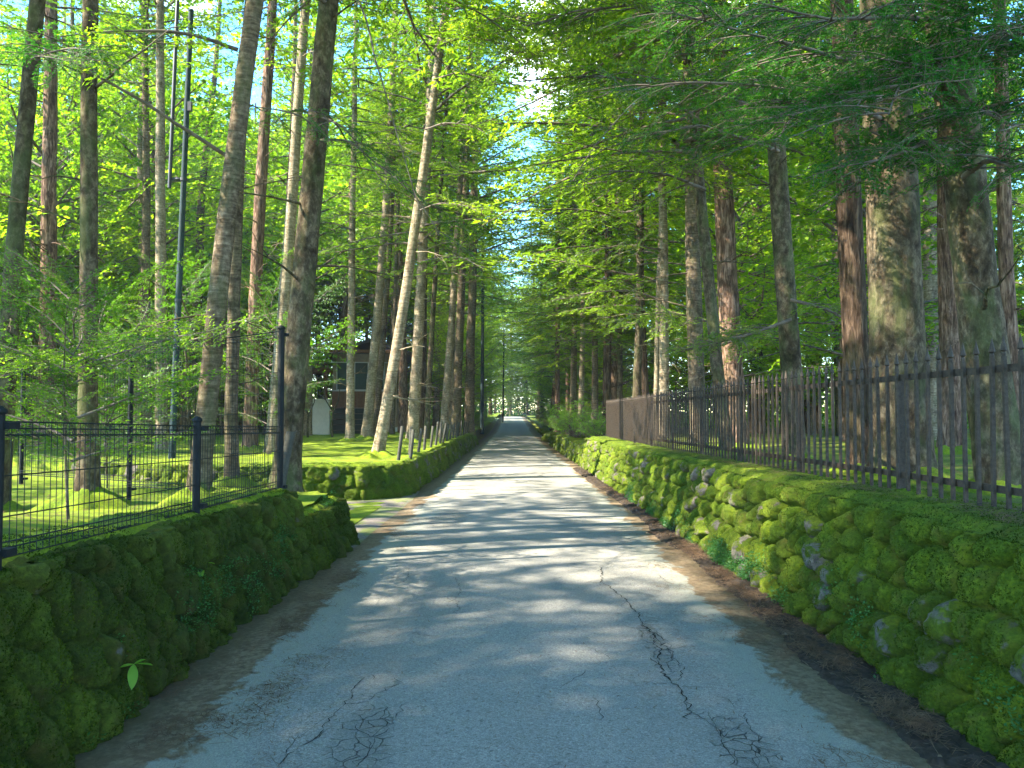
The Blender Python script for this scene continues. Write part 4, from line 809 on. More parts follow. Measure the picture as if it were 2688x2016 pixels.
mb = leaf_quads(np.column_stack([x, y, z]), D, N, r.uniform(.28, .6, n), r.uniform(.16, .34, n), np.clip(r.normal(.55, .2, n), 0, 1))
mb.m[0][(y > 128) & (np.abs(x) < 18)] = 1  # lane-end leaves take the shade-darkened needle colour to hold down sun glare
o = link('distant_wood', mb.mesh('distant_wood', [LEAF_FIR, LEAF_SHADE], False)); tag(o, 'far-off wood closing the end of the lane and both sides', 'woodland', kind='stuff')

# ------------------------------------------------------------------ boughs reaching into the upper picture
def bough(parent, pts, r0, kind, step, Ls, mats, seed, pend=0.0, fine=1.0, start=0.15, name='bough'):
    """pts: (px x, px y, distance) of a 1024 wide picture -> a limb with leafy sprays"""
    r = np.random.default_rng(seed); K = np.array([tuple(at_y(*p)) for p in pts]); s = np.concatenate([[0], np.cumsum(np.linalg.norm(np.diff(K, axis=0), axis=1))])
    q = np.linspace(0, s[-1], max(8, int(s[-1] / .12))); P = np.stack([np.interp(q, s, K[:, c]) for c in range(3)], -1)
    for _ in range(3): P[1:-1] = (P[:-2] + P[1:-1] * 2 + P[2:]) / 4
    P += 0.02 * np.stack([fbm(q * 2 + seed, c * 7, 0) for c in range(3)], -1)
    mb = MB(); tube(mb, P, np.linspace(r0, 0.004, len(P)), 7, 1)
    u = s[-1] * start
    while u < s[-1] and step > 0:
        p = np.array([np.interp(u, q, P[:, c]) for c in range(3)]); p2 = np.array([np.interp(min(u + .1, s[-1]), q, P[:, c]) for c in range(3)]); d = p2 - p
        az = math.atan2(d[1], d[0]) + r.choice([-1, 1]) * r.uniform(0.5, 1.3); L = r.uniform(*Ls) * (1.1 - 0.5 * u / s[-1])
        TL = 1.0 if L < 1.3 else 1.8
        mb.merge(get_spray(kind, TL, int(r.integers(0, 3)), fine), rotm(az, -pend + r.normal(0, .15), r.normal(0, .5), L / TL, tuple(p)), att_shift=float(r.normal(0, .1)))
        u += step * r.uniform(.6, 1.4)
    me = mb.mesh(name, mats)
    o = link(name, me, parent); o.matrix_parent_inverse = Matrix.Translation(parent.location).inverted(); return o
b = bough
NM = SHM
# upper right, hemlock-like, in shade
for k, (par, pts) in enumerate([
    ('R7', [(880, 118, 7.8), (848, 105, 7.2), (780, 88, 6.8), (690, 80, 6.6), (600, 92, 6.4)]),
    ('R7', [(885, 60, 7.6), (850, 62, 7.0), (760, 35, 6.4), (650, 5, 6.0)]),
    ('R7', [(880, 100, 7.6), (840, 90, 6.8), (800, 105, 6.0), (770, 150, 5.6)]),
    ('R7', [(905, 40, 7.6), (930, 45, 6.4), (940, 70, 5.4), (935, 95, 4.8)]),
    ('R7', [(900, 75, 7.6), (880, 78, 6.2), (868, 92, 5.4), (855, 110, 4.9)]),
    ('R7', [(905, 70, 7.6), (915, 60, 6.2), (900, 85, 5.2), (890, 112, 4.7)]),
    ('R9', [(960, 120, 6.6), (975, 110, 5.6), (1000, 118, 5.0), (1030, 130, 4.6)]),
    ('R9', [(965, 175, 6.6), (985, 160, 5.8), (1010, 165, 5.2), (1050, 170, 4.8)]),
    ('R9', [(955, 60, 6.6), (985, 40, 5.4), (1020, 30, 4.8), (1060, 30, 4.4)]),
    ('R9', [(950, 150, 6.6), (930, 140, 5.8), (905, 150, 5.2), (880, 160, 4.9)]),
    ('R9', [(955, 20, 6.6), (900, 15, 5.6), (830, 20, 5.0), (760, 5, 4.7)]),
    ('R5', [(775, 110, 11.3), (735, 100, 10.5), (690, 85, 9.5), (620, 72, 9.0)]),
    ('R5', [(779, 150, 11.3), (750, 140, 10.5), (700, 125, 9.8), (650, 135, 9.2), (600, 150, 9.0)]),
    ('R5', [(779, 60, 11.3), (800, 40, 10.5), (840, 20, 9.5)]),
    ('R6', [(850, 40, 9.0), (800, 20, 8.2), (730, 15, 7.6), (640, 25, 7.2)]),
    ('R3', [(700, 120, 13.3), (660, 95, 12.5), (610, 75, 12), (560, 60, 11.5)]),
    ('R3', [(705, 190, 13.3), (670, 175, 12.5), (620, 170, 12), (575, 185, 11.5)]),
    ('R2', [(690, 60, 15), (650, 50, 14), (600, 30, 13), (540, 35, 12.5)]),
    ('R1', [(662, 250, 19), (630, 245, 18.3), (590, 250, 17.8), (560, 262, 17.4)]),
    ('R1', [(662, 300, 19), (630, 290, 18.3), (595, 292, 17.8), (560, 300, 17.4)]),
    ('R4', [(725, 330, 16.8), (700, 318, 16), (660, 312, 15.5), (620, 320, 15)]),
    ('R3', [(722, 345, 13.3), (745, 335, 12.9), (790, 330, 12.5), (830, 334, 12.2)]),
    ('R5', [(790, 300, 11.3), (830, 310, 11), (860, 330, 10.8), (890, 352, 10.6)]),
    ('R5', [(790, 320, 11.3), (750, 335, 11), (710, 345, 10.8), (680, 350, 10.6)]),
    ]):
    far = pts[0][2] > 12.5
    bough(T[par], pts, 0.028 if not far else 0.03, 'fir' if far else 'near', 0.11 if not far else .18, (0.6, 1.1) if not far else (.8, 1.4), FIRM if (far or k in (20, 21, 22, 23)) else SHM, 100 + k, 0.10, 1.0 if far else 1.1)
# the long bare drooping branch over the lane, and others
bough(T['R5'], [(772, 85, 11.3), (730, 100, 10), (690, 82, 9.2), (640, 95, 8.8), (612, 125, 8.6), (590, 150, 8.5), (573, 180, 8.5)], 0.02, 'near', 0.5, (.3, .6), SHM, 300, 0.2, 1.1, .2)
# upper left
bough(T['L6'], [(227, 156, 8.6), (190, 132, 8.3), (130, 95, 8.0), (60, 55, 7.8), (0, 20, 7.6), (-60, -10, 7.5)], 0.024, 'maple', 0.6, (.4, .7), MAPM, 310, 0.0, .55, .3)
bough(T['L6'], [(238, 50, 8.6), (205, 38, 8.4), (160, 30, 8.2), (100, 32, 8), (40, 40, 7.8)], 0.025, 'near', 0.22, (.5, .9), SHM, 311, 0.1, 1.1, .3)
bough(T['L10'], [(315, 130, 9.5), (300, 112, 9.2), (275, 110, 9.0), (240, 105, 8.7)], 0.014, 'near', 0.2, (.3, .6), SHM, 312, 0.1, 1.1, .3)
bough(T['L10'], [(320, 140, 9.6), (350, 140, 9.2), (385, 170, 9.0), (420, 200, 8.8), (440, 235, 8.6)], 0.016, 'near', 0.14, (.5, .9), SHM, 313, 0.25, 1.1, .1)
bough(T['L10'], [(322, 118, 9.6), (345, 125, 9.2), (370, 165, 9.0), (395, 195, 8.8)], 0.014, 'near', 0.16, (.4, .8), SHM, 314, 0.25, 1.1, .1)
bough(T['L10'], [(330, -10, 9.6), (355, -8, 9), (367, 20, 8.6), (378, 70, 8.4), (392, 115, 8.3), (405, 165, 8.3), (420, 210, 8.3)], 0.016, 'near', 0.3, (.25, .5), SHM, 315, 0.3, 1.1, .2)
bough(T['L3'], [(93, 90, 8.2), (130, 60, 7.8), (170, 30, 7.4)], 0.018, 'maple', 0.2, (.5, 1.0), MAPM, 316, 0.0, .75, .2)
bough(T['L3'], [(92, 60, 8.2), (60, 50, 7.0), (30, 60, 6.4)], 0.018, 'near', 0.12, (.5, 1.0), SHM, 317, 0.1, 1.1, .2)
bough(T['L3'], [(90, 360, 8.2), (60, 350, 7.0), (30, 370, 6.2), (-10, 380, 5.8)], 0.014, 'maple', 0.16, (.5, .9), MAPM, 321, 0.0, .6, .1)
bough(T['L6'], [(214, 330, 8.4), (185, 335, 7.7), (150, 345, 7.0), (110, 370, 6.5)], 0.012, 'maple', 0.15, (.5, .9), MAPM, 322, 0.0, .6, .1)
for k, (key, x0, y0, Z0, sx) in enumerate([('C14', 428, 190, 25, -1), ('C14', 425, 250, 25, 1), ('C13', 425, 130, 17.2, 1), ('C13', 434, 80, 17.2, 1), ('C13', 420, 210, 17.2, 1), ('C12', 392, 60, 27, 1), ('C12', 385, 220, 27, -1), ('C11', 354, 150, 26, 1), ('C11', 353, 230, 26, -1), ('C13', 437, 40, 17.2, -1)]):
    bough(T[key], [(x0, y0, Z0), (x0 + sx * 22, y0 - 8, Z0 - .6), (x0 + sx * 48, y0 - 4, Z0 - 1.0), (x0 + sx * 70, y0 + 8, Z0 - 1.4)], 0.02, 'fir', 0.18, (.7, 1.3), FIRM, 400 + k, 0.05, 1.2, .2)

for k, (key, pts) in enumerate([('R1', [(659, 60, 19), (610, 45, 18), (560, 50, 17), (500, 62, 16)]), ('R1', [(660, 20, 19), (600, 10, 17.5), (540, 14, 16), (470, 22, 15)]),
    ('C13', [(444, 10, 17.2), (480, 5, 16.5), (520, 20, 15.5), (560, 40, 15)]), ('C13', [(436, 45, 17.2), (470, 35, 16.5), (505, 45, 15.5), (535, 66, 15)]), ('R3', [(690, 20, 13.3), (640, 5, 12.5), (580, 10, 11.5), (510, 30, 11)])]):
    bough(T[key], pts, 0.03, 'fir', 0.13, (.9, 1.7), FIRM, 500 + k, 0.12, 1.2, .15)
# ------------------------------------------------------------------ shrubs over the low right wall
def shrub(label, x, y, z, s, seed, mats=SHRM, group=None):
    r = np.random.default_rng(seed); root = thing('shrub', label, 'shrub', (x, y, z), 0, group); mb = MB(); st = MB()
    for i in range(int(22 * s) + 6):
        a = r.random() * 6.28; l = r.uniform(.5, 1.1) * s; e = r.uniform(.5, 1.35); d = np.array([math.cos(a) * math.cos(e), math.sin(a) * math.cos(e), math.sin(e)])
        tube(st, np.array([[0, 0, -.1], d * l * .5 + r.normal(0, .03, 3), d * l]), [.012, .008, .003], 4, 0)
        for j in range(3):
            p = d * l * r.uniform(.45, 1.0); mb.merge(get_spray('maple', 1.0, int(r.integers(0, 3)), .75), rotm(r.random() * 6.28, r.uniform(-.2, .6), r.normal(0, .4), r.uniform(.3, .55) * s, tuple(p)), att_shift=float(r.normal(.1, .1)))
    link('foliage', mb.mesh('foliage', mats), root); link('stem', st.mesh('stem', [WOOD]), root); return root
shrub('bright yellow-green shrub at the far end of the low right wall', 2.25, 33.5, .55, 1.15, 1)
shrub('bushy green shrub in the middle of the row above the low right wall', 2.45, 29.5, .6, 1.5, 2)
shrub('green shrub beside the end post of the iron fence', 2.65, 25.2, .62, 1.15, 3)
shrub('low shrub on the distant left verge behind the second pole', -3.0, 52, .4, 1.6, 4)
shrub('low shrub on the distant right verge past the boulders', 2.9, 55, .3, 1.6, 5)
shrub('small shrub on the distant right verge near the bend', 2.9, 68, .4, 1.7, 6)
shrub('small shrub on the distant left verge near the bend', -3.3, 70, .4, 1.7, 7)

# herbs along the foot of the right wall (ground cover nobody could count) and two leaf plants on the left wall
def herb_cover(name, n, fx, ln, label, mat):
    P = fx(n); D = rng.normal(0, 1, (n, 3)); D[:, 2] = np.abs(D[:, 2]) * .5; D /= np.linalg.norm(D, axis=1)[:, None]
    N = np.stack([rng.normal(0, .5, n), rng.normal(0, .5, n), np.ones(n)], -1); N -= D * (N * D).sum(1)[:, None]; N /= np.linalg.norm(N, axis=1)[:, None]
    l = rng.uniform(*ln, n); mb = leaf_quads(P, D, N, l, l * rng.uniform(.5, .8, n), np.clip(rng.normal(.5, .2, n), 0, 1))
    o = link(name, mb.mesh(name, [mat], False)); tag(o, label, 'ground cover', kind='stuff')
def fx_r(n):
    m = n * 5; y = 3 + 12 * rng.random(m) ** 1.6; h = np.abs(rng.normal(0, .16, m)); X = xr(y) - 0.02 - rng.random(m) * .09 + h * 0.16
    k = fbm(y * 1.6, h * 2, 3.0) + .25 * rng.random(m) - h * .5 - .15 * sstep(6, 12, y); i = np.argsort(-k)[:n]; X, y, h = X[i], y[i], h[i]
    return np.column_stack([X, y, zr(X, y) + h])
herb_cover('small_leaved_herbs', 16000, fx_r, (.010, .026), 'small blue-green leaves creeping up the foot of the right wall', LEAF_HERB)
def fx_l(n):
    m = n * 5; y = 3 + 6 * rng.random(m); h = rng.uniform(.02, .7, m); X = xl(y) + .03 + rng.random(m) * .05 - h * .15
    k = fbm(y * 1.8, h * 2.5, 13.0); i = np.argsort(-k)[:n]; X, y, h = X[i], y[i], h[i]; return np.column_stack([X, y, zr(X, y) + h])
herb_cover('creeping_herbs', 3500, fx_l, (.008, .022), 'tiny leaves of plants rooted between the left wall stones', LEAF_HERB)
def leaf_plant(label, px, py, dist, s):
    p = at_y(px, py, dist); root = thing('leafy_plant', label, 'plant', tuple(p)); mb = MB()
    for k, (a, e, l) in enumerate([(-0.2, .25, .22), (-1.2, -.55, .24), (-2.4, .2, .14), (.6, .5, .12)]):
        l *= s; n = 9; q = np.linspace(0, 1, n); wd = np.sin(q * PI) ** .8 * l * .20 + .001; d = np.array([math.cos(a) * math.cos(e), math.sin(a) * math.cos(e), math.sin(e)])
        C_ = d * (q * l)[:, None] + np.array([0, 0, -.25 * l]) * (q ** 2)[:, None]; W = np.cross(d, [0.3, 0.1, 1.0]); W /= np.linalg.norm(W)
        V = np.stack([C_ - W * wd[:, None], C_ - np.array([0, 0, .10 * l]) * np.sin(q * PI)[:, None] * .4, C_ + W * wd[:, None]], 1); mb.add(V.reshape(-1, 3), grid_faces(n, 3), 0, .7)
    link('leaf', mb.mesh('leaf', [LEAF_SHRUB]), root)
leaf_plant('broad-leaved green plant hanging low on the left wall face', 134, 664, 4.02, .52)
leaf_plant('small drooping green leaf high on the left wall face', 201, 563, 5.3, .5)

# ------------------------------------------------------------------ the spiked iron fence
P_A, P_B = np.array([2.98, 1.9]), np.array([2.63, 22.3]); fl = np.linalg.norm(P_B - P_A); fd = (P_B - P_A) / fl; fang = math.atan2(fd[1], fd[0])
def wall_top(y): return 0.985 - 0.105 * float(sstep(3, 22, y))
fence = thing('iron_fence', 'long brown iron fence of spear-tipped pickets on the right wall', 'fence', (P_A[0], P_A[1], wall_top(P_A[1])))
inv = Matrix.Translation(fence.location).inverted()
pk = MB(); box(pk, (0, 0, .46), (.023, .021, .92)); 
lathe(pk, [(.0001, .915), (.012, .917), (.014, .935), (.009, .945), (.020, .955), (.013, .985), (.0001, 1.045)], 8)
PK = pk.mesh('picket', [IRON], False)
step_ = 1.97 / 14; n_p = int(fl / step_); rest = MB(); k0 = 0
phase = 3.75 - 2 * 1.97 - P_A[1]
for k in range(n_p):
    s = k * step_; p = P_A + fd * s; z = wall_top(p[1]) + 0.03
    if k < 100:
        o = link('picket', PK, fence); o.matrix_parent_inverse = inv; o.location = (p[0] - .022, p[1], z); o.rotation_euler = (random.gauss(0, .004), random.gauss(0, .006), fang)
    else: rest.merge(pk, np.array(Matrix.Translation((p[0] - .022, p[1], z)) @ Matrix.Rotation(fang, 4, 'Z')))
o = link('far_pickets', rest.mesh('far_pickets', [IRON], False), fence); o.matrix_parent_inverse = inv; tag(o, kind='stuff')
# rails per bay, posts
post = MB(); box(post, (0, 0, .44), (.042, .042, .96)); box(post, (0, 0, .93), (.052, .052, .02)); PT = post.mesh('post', [IRON], False)
y_ = 3.95 - 1.97; posts = []
while y_ < 22.4:
    s = (y_ - P_A[1]) / fd[1]; p = P_A + fd * s; o = link('post', PT, fence); o.matrix_parent_inverse = inv; o.location = (p[0] + .045, p[1], wall_top(p[1]) - .03); o.rotation_euler = (0, 0, fang); posts.append(p); y_ += 1.97
posts = [P_A] + posts + [P_B]
for hz in (.12, .85):
    rb = MB()
    for a, c in zip(posts[:-1], posts[1:]):
        if np.linalg.norm(c - a) < .05: continue
        m = (a + c) / 2; za, zc = wall_top(a[1]) + .03, wall_top(c[1]) + .03; L = np.linalg.norm(c - a)
        v = MB(); box(v, (0, 0, 0), (L, .010, .046)); M = Matrix.Translation((m[0] + .006, m[1], (za + zc) / 2 + hz)) @ Matrix.Rotation(fang, 4, 'Z') @ Matrix.Rotation(-math.atan2(zc - za, L), 4, 'Y'); rb.merge(v, np.array(M))
    o = link('rail', rb.mesh('rail', [IRON], False), fence); o.matrix_parent_inverse = inv

# ------------------------------------------------------------------ the black wire mesh fences on the left
def wire_panel(a, c, z0a, z0c, h, nx=None, dx=.05, ys_=(0, .2, .4, .6, 1.0), fold=True, th=.0045, diag=False):
    """welded mesh between a and c (xy), vertical wires every dx, horizontals at the given fractions, the top and bottom folded"""
    mb = MB(); a, c = np.array(a), np.array(c); L = np.linalg.norm(c - a); d = (c - a) / L; n = int(L / dx); nr = np.array([-d[1], d[0]])
    def pt(s, f, off=0.0):
        p = a + d * s + nr * off; return np.array([p[0], p[1], z0a + (z0c - z0a) * s / L + f])
    for i in range(n + 1): tube(mb, [pt(i * L / n, 0), pt(i * L / n, h)], th / 2, 4)
    for f in ys_: tube(mb, [pt(0, f * h), pt(L, f * h)], th * .7, 4)
    if fold:
        for f in (0.0, 1.0):
            for off, dz in ((.035, .0), (.05, .03 if f == 0 else -.03), (.035, .06 if f == 0 else -.06)):
                tube(mb, [pt(0, f * h + dz, off), pt(L, f * h + dz, off)], th * .8, 4)
            for i in range(n + 1):
                s = i * L / n; sg = 1 if f == 0 else -1; tube(mb, [pt(s, f * h), pt(s, f * h, .035), pt(s, f * h + sg * .03, .05), pt(s, f * h + sg * .06, .035), pt(s, f * h + sg * .07, 0)], th / 2, 3)
    return mb
def post_obj(parent, x, y, z, h, w, inv, finial=True):
    mb = MB(); tube(mb, [(x, y, z - .2), (x, y, z + h)], w / 2, 10); lathe(mb, [(w / 2, 0), (w / 2 + .008, .002), (w / 2 + .008, .02), (w * .35, .035), (.0001, .042)], 10, 0, (x, y, z + h))
    o = link('post', mb.mesh('post', [BLACK]), parent); o.matrix_parent_inverse = inv
    for hh in (.06, h - .05):
        br = MB(); box(br, (x + .03, y + w * .6, z + hh), (.05, .07, .03)); link('bracket', br.mesh('bracket', [BLACK], False), o)
    return o
fx0, fy0 = -2.25, 3.34
wf = thing('wire_fence', 'low black welded wire fence with rounded posts on the left wall', 'fence', (fx0, fy0, .95)); inv = Matrix.Translation(wf.location).inverted()
p1, p2 = (-2.27, 5.5), (-2.30, 7.55)
post_obj(wf, fx0, fy0, .93, .66, .062, inv); post_obj(wf, p1[0], p1[1], .87, .66, .055, inv)
for a, c, za, zc in [((-2.25, 1.3), (fx0, fy0), .99, .96), ((fx0, fy0), p1, .96, .90), (p1, p2, .90, .86)]:
    mb = wire_panel(a, c, za, zc, .60, dx=.05, ys_=(0, .3, .6, .9, 1.0)); o = link('mesh_panel', mb.mesh('mesh_panel', [WIRE], False), wf); o.matrix_parent_inverse = inv
# tall corner post and the taller fence running back along the driveway
tf = thing('tall_wire_fence', 'tall black wire fence turning back from the lane beside the thick trunk', 'fence', (p2[0], p2[1], .82)); inv = Matrix.Translation(tf.location).inverted()
q0, q1, q2 = (-2.32, 7.62), (-4.6, 9.2), (-6.95, 10.85)
post_obj(tf, q0[0], q0[1], .80, 1.62, .062, inv); post_obj(tf, q1[0], q1[1], .62, 1.78, .055, inv); post_obj(tf, q2[0], q2[1], .60, 1.80, .06, inv)
for a, c in ((q0, q1), (q1, q2)):
    mb = wire_panel(a, c, .78, .72, 1.62, dx=.06, ys_=tuple(np.linspace(0, 1, 9)), fold=True, th=.004); o = link('mesh_panel', mb.mesh('mesh_panel', [WIRE], False), tf); o.matrix_parent_inverse = inv
# grey tilted pipe by the corner post
mb = MB(); a_ = at_y(291, 432, 8.0); c_ = at_y(280, 488, 7.9); tube(mb, [tuple(c_ - Vector((0, 0, .1))), tuple((a_ + c_) / 2), tuple(a_)], [.035, .042, .048], 14); tube(mb, [tuple(a_), tuple(a_ - Vector((0, 0, .06)))], [.048, .03], 14)
o = link('tilted_pipe', mb.mesh('tilted_pipe', [STAKE])); tag(o, 'short grey pipe leaning beside the tall black fence post', 'pipe')

# ------------------------------------------------------------------ stakes on the left bank
def stake_mesh(seed, h):
    mb = MB(); r = np.random.default_rng(seed); P = np.array([[0, 0, -.15], [0.004, 0, h * .5], [0, 0, h], [0, 0, h + .004]]); tube(mb, P, [.034, .033, .031, .002], 10); return mb.mesh('stake', [STAKE])
SM = [stake_mesh(k, h) for k, h in enumerate((.64, .6, .68))]
stk = [15.4, 16.2, 17.3, 18.6, 20.0, 21.3, 22.6, 23.6, 24.8, 26, 27.2, 28.4, 29.6, 30.8, 32, 33.2, 34.4, 35.6]
labs = {0: 'nearest leaning stake at the corner of the left bank', 1: 'second leaning stake from the corner of the left bank, lit at its top', 2: 'third stake from the corner of the left bank', 3: 'fourth stake from the corner of the left bank',
        6: 'pale sunlit stake, first of the bright pair on the left bank', 7: 'pale sunlit stake, second of the bright pair on the left bank'}
for k, y in enumerate(stk):
    x = float(xl(y)) - .34 - .05 * random.random()
    if k == 1: x += .14
    o = link('stake', SM[k % 3]); o.location = (x, y, .60 - .05 * float(sstep(15, 36, y))); o.rotation_euler = (random.gauss(0, .03), .10 + random.gauss(0, .05), 0); o.scale = (1.1, 1.1, random.uniform(.9, 1.08) * (1.15 if k in (0, 6, 7) else 1))
    tag(o, labs.get(k, ['fifth', 'sixth', 'seventh', 'eighth', 'ninth', 'tenth', 'eleventh', 'twelfth', 'thirteenth', 'fourteenth', 'fifteenth', 'sixteenth', 'seventeenth', 'eighteenth'][max(0, k - 4)] + ' weathered stake from the corner of the left bank'), 'stake', 'stakes along the left bank')

# ------------------------------------------------------------------ poles
def pole(name, label, top, base, dist, dia, mat, conduit=False):
    a, c = at_y(*base, dist), at_y(*top, dist); z0 = float(z_left(np.float64(a.x), np.float64(dist))) ; root = thing(name, label, 'pole', (a.x, a.y, z0)); h = c.z - z0; dx = c.x - a.x
    mb = MB(); q = np.linspace(-.03, 1, 12); tube(mb, np.stack([dx * q, 0 * q, h * q], -1), np.linspace(dia / 2, dia * .36, 12), 16); lathe(mb, [(dia * .36, 0), (dia * .4, .005), (dia * .4, .05), (.0001, .06)], 14, 0, (dx, 0, h)); link('shaft', mb.mesh('shaft', [mat]), root)
    bm_ = MB(); 
    for f in (.93, .62, .35): lathe(bm_, [(dia * .5, -.03), (dia * .54, -.03), (dia * .54, .03), (dia * .5, .03)], 14, 0, (dx * f, 0, h * f))
    link('band', bm_.mesh('band', [PIPE], False), root)
    if conduit:
        cb = MB(); q = np.linspace(.60, 1.1, 8); o_ = -.30 + .0 * q; tube(cb, np.stack([dx * q - .28 , -.05 + 0 * q, h * q], -1), .042, 8); box(cb, (dx * .62 - .14, -.03, h * .62), (.36, .05, .06)); link('conduit', cb.mesh('conduit', [PIPE]), root)
        bx_ = MB(); box(bx_, (dx * .78 + .12, -.12, h * .78), (.08, .08, .2)); link('junction_box', bx_.mesh('junction_box', [PIPE], False), root)
    return root
pole('service_pole', 'tall blue-grey service pole with a black conduit in the left wood', (191, 12), (172, 440), 16.5, .145, POLE, True)
pole('utility_pole', 'blue-grey pole standing at the lane edge where the left bank ends', (483, 240), (482, 437), 47, .22, POLE)
pole('utility_pole', 'thin far pole at the distant left verge', (504, 330), (503, 428), 74, .16, POLE)

# ------------------------------------------------------------------ the house behind the moss garden
hx, hy, hz = -10.9, 46.0, .22
house = thing('house', 'two-storey tan house with dark garage and big upper window behind the moss garden', 'house', (hx, hy, hz), R(8))
W_, D_, H1, H2 = 3.6, 7.0, 5.0, 6.0
def part(name, fn, mat, parent=house, smooth=False): mb = MB(); fn(mb); return link(name, mb.mesh(name, [mat], smooth), parent)
part('front_wall', lambda m: (box(m, (W_ / 2, 0.15, 2.15), (W_, .2, .95)), box(m, (.1, .15, 3.7), (.2, .2, 2.2)), box(m, (W_ - .25, .15, 3.7), (.5, .2, 2.2)), box(m, (W_ / 2, .15, 4.65), (W_, .2, .5)), box(m, (W_ - .3, .15, .8), (.6, .2, 1.7))), HWALL)
part('side_wall', lambda m: [box(m, (W_ + .1, .3 + (k + .5) * D_ / 14, 2.65), (.2, D_ / 14 - .015, 5.3)) for k in range(14)], HWALL)
part('back_wall', lambda m: box(m, (W_ / 2, D_ + .3, 2.6), (W_, .2, 5.2)), HWALL)
part('left_wall', lambda m: box(m, (.1, D_ / 2 + .3, 2.6), (.18, D_, 5.2)), HWALL)
part('garage_door', lambda m: [box(m, ((W_ - .6) / 2, .22, .12 + k * .33), (W_ - .62, .06, .31)) for k in range(5)], HDARK)
part('ceiling_lamp', lambda m: lathe(m, [(.0001, 0), (.16, .01), (.16, .06), (.0001, .07)], 14, 0, (.9, -.05, 1.45)), WHITE)
wn_ = part('window', lambda m: [box(m, (W_ / 2 - .13 + dx, .12, 3.55), (.06, .1, 1.75)) for dx in (-1.45, -.4, .4, 1.35)] + [box(m, (W_ / 2 - .15, .12, z), (2.9, .1, .07)) for z in (2.70, 4.40)], WHITE)
part('pane', lambda m: box(m, (W_ / 2 - .15, .16, 3.55), (2.85, .03, 1.7)), HGLASS, wn_)
part('handrail', lambda m: (box(m, (W_ / 2 - .1, -.12, 4.35), (W_ + .2, .04, .06)), box(m, (W_ / 2 - .1, -.12, 2.66), (W_ + .2, .04, .06))), WHITE)
part('balcony_panel', lambda m: [box(m, (W_ / 2 + (k - 4.5) * .37, -.02, 2.12), (.355, .06, .96)) for k in range(10)], HBROWN)
def roof(m):
    a = math.atan2(1.0, 3.3)
    for sgn, x0, zz in ((1, .9, 5.25), (-1, 3.6, 5.2)):
        v = MB(); box(v, (0, D_ / 2, 0), (2.9, D_ + 1.4, .16)); m.merge(v, np.array(Matrix.Translation((x0, 0, zz)) @ Matrix.Rotation(-sgn * a, 4, 'Y')))
rf = part('roof', roof, HROOF)
part('fascia', lambda m: box(m, (W_ / 2 + .1, -.72, 4.98), (W_ + 1.4, .05, .2)), HBROWN, rf)
part('side_window', lambda m: box(m, (W_ + .22, 3.2, 2.3), (.06, .9, .7)), HGLASS)
part('foundation', lambda m: box(m, (W_ + .16, D_ / 2 + .3, .2), (.2, D_, .5)), CONC)
def porch(m):
    for x in (-2.3, -.5): box(m, (x, .8, 1.7 + .6), (.22, .22, 4.4))
    box(m, (-1.2, .8, 3.9), (3.0, .24, .34)); box(m, (-1.2, 3.0, 3.9), (3.0, .2, .3))
    for k in range(6): box(m, (-2.4 + k * .48, 1.9, 4.18), (.10, 3.4, .18))
part('porch_frame', porch, HBROWN)
part('porch_roof', lambda m: box(m, (-1.2, 1.9, 4.34), (3.3, 3.8, .1)), HROOF)
mb = MB(); box(mb, (0, 0, 1.05), (3.4, .22, 2.3)); box(mb, (0, -.01, 2.23), (3.5, .28, .07)); o = link('garden_wall', mb.mesh('garden_wall', [CONC], False)); o.location = (-12.55, 45.2, .1); o.rotation_euler = (0, 0, R(-4)); tag(o, 'smooth pale rendered wall standing left of the house', 'wall')
def small_forked(label, x, y, s):
    z = float(z_left(np.float64(x), np.float64(y))); root = thing('sapling', label, 'tree', (x, y, z)); mb = MB()
    tube(mb, [(0, 0, -.1), (-.03, 0, .5), (.02, 0, 1.0 * s)], [.05, .045, .035], 8); tube(mb, [(.02, 0, 1.0 * s), (.25, 0, 1.5 * s), (.3, .1, 2.2 * s)], [.03, .022, .01], 6); tube(mb, [(.02, 0, 1.0 * s), (-.3, 0, 1.5 * s), (-.45, .1, 2.4 * s)], [.03, .022, .01], 6); tube(mb, [(-.3, 0, 1.5 * s), (-.6, 0, 1.7 * s), (-.9, .1, 2.3 * s)], [.02, .014, .006], 5)
    link('trunk', mb.mesh('trunk', [BARK_GREY]), root)
small_forked('small bare forked tree, left of two in front of the pale wall', -8.6, 32, 1.0); small_forked('small bare forked tree, right of two in front of the pale wall', -7.7, 32.5, 1.05)

# ------------------------------------------------------------------ the air
mb = MB(); box(mb, (0, 0, 17.5), (640, 640, 38)); hz_m = bpy.data.materials.new('air'); hz_m.use_nodes = True; nt_ = hz_m.node_tree; nt_.nodes.clear()
ho = nt_.nodes.new('ShaderNodeOutputMaterial'); pv = nt_.nodes.new('ShaderNodeVolumePrincipled'); pv.inputs['Color'].default_value = (0.85, 0.93, 1.0, 1); pv.inputs['Density'].default_value = 0.0005; pv.inputs['Anisotropy'].default_value = 0.2
nt_.links.new(pv.outputs[0], ho.inputs['Volume'])
o = link('haze', mb.mesh('haze', [hz_m], False)); tag(o, kind='stuff')

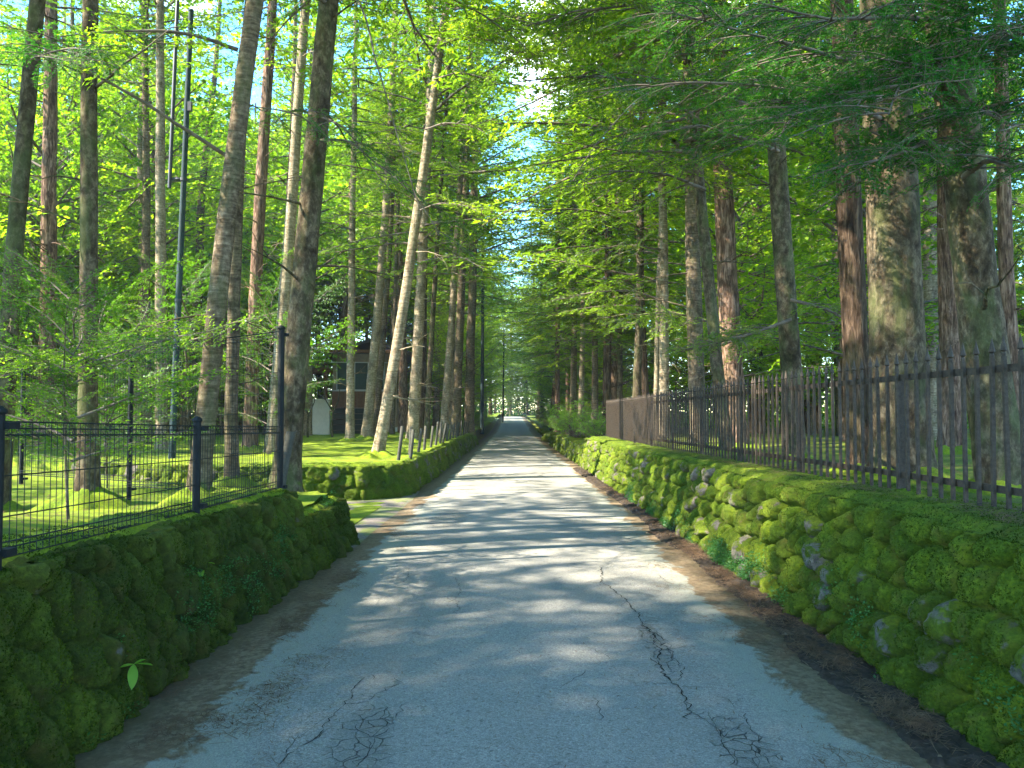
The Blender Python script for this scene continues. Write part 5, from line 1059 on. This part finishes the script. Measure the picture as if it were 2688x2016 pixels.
# ------------------------------------------------------------------ labels of the wood: which gap of the near trunks a tree shows in, and how far back it stands
MARKS_L = [(-200, 'the left edge'), (10, 'the dark edge trunk'), (48, 'the reddish far-left trunk'), (90, 'the straight grey trunk'), (180, 'the service pole'), (222, 'the dark leaning trunk'), (258, 'the reddish sunlit trunk'), (303, 'the thick mossy-footed trunk'), (352, 'the slim mossy trunk'), (400, 'the most slanted trunk'), (450, 'the stakes'), (515, 'the lane')]
MARKS_R = [(515, 'the lane'), (560, 'the shrubs'), (606, 'the fence end'), (660, 'the bright slim pair'), (700, 'the curved trunk'), (733, 'the thick pinkish trunk'), (785, 'the knotty trunk'), (855, 'the dark furrowed trunk'), (895, 'the thickest trunk'), (975, 'the big leaning trunk'), (1300, 'the right edge')]
ORD = ['nearest', 'second', 'third', 'fourth', 'fifth', 'sixth', 'seventh', 'eighth', 'ninth', 'tenth', 'eleventh', 'twelfth', 'thirteenth', 'fourteenth', 'fifteenth', 'sixteenth', 'seventeenth', 'eighteenth']
KIND = {'trees deep in the left wood': 'tall trunk', 'trees deep in the right wood': 'tall trunk', 'distant trees lining the lane on the left': 'laneside tree', 'distant trees lining the lane on the right': 'laneside tree',
        'understorey maples in the left wood': 'low maple', 'understorey maples in the right wood': 'low maple', 'young maples along the distant lane, left': 'young laneside maple', 'young maples along the distant lane, right': 'young laneside maple', 'trees behind the house': 'leafy tree behind the house',
        'distant trees arching over the lane': 'arching tree', 'trees at the bend of the lane': 'tree at the bend'}
slots = {}
for o in sc.objects:
    g_ = o.get('group')
    if o.parent is None and g_ in KIND:
        px_ = 515 + F * o.location.x / o.location.y; MK = MARKS_L if px_ < 515 else MARKS_R
        i_ = max(k for k, m_ in enumerate(MK) if m_[0] <= max(px_, MK[0][0])) ; i_ = min(i_, len(MK) - 2)
        slots.setdefault((KIND[g_], MK[i_][1], MK[i_ + 1][1]), []).append(o)
for (kd, a_, b_), os_ in slots.items():
    os_.sort(key=lambda o: o.location.y)
    for k, o in enumerate(os_):
        o['label'] = ('%s %s between %s and %s' % (ORD[k] if k < 18 else '%dth' % (k + 1), kd, a_, b_)) if len(os_) > 1 else '%s seen between %s and %s' % (kd, a_, b_)
sh_ = [o for o in sc.objects if o.get('group') == 'trees beside the viewer']
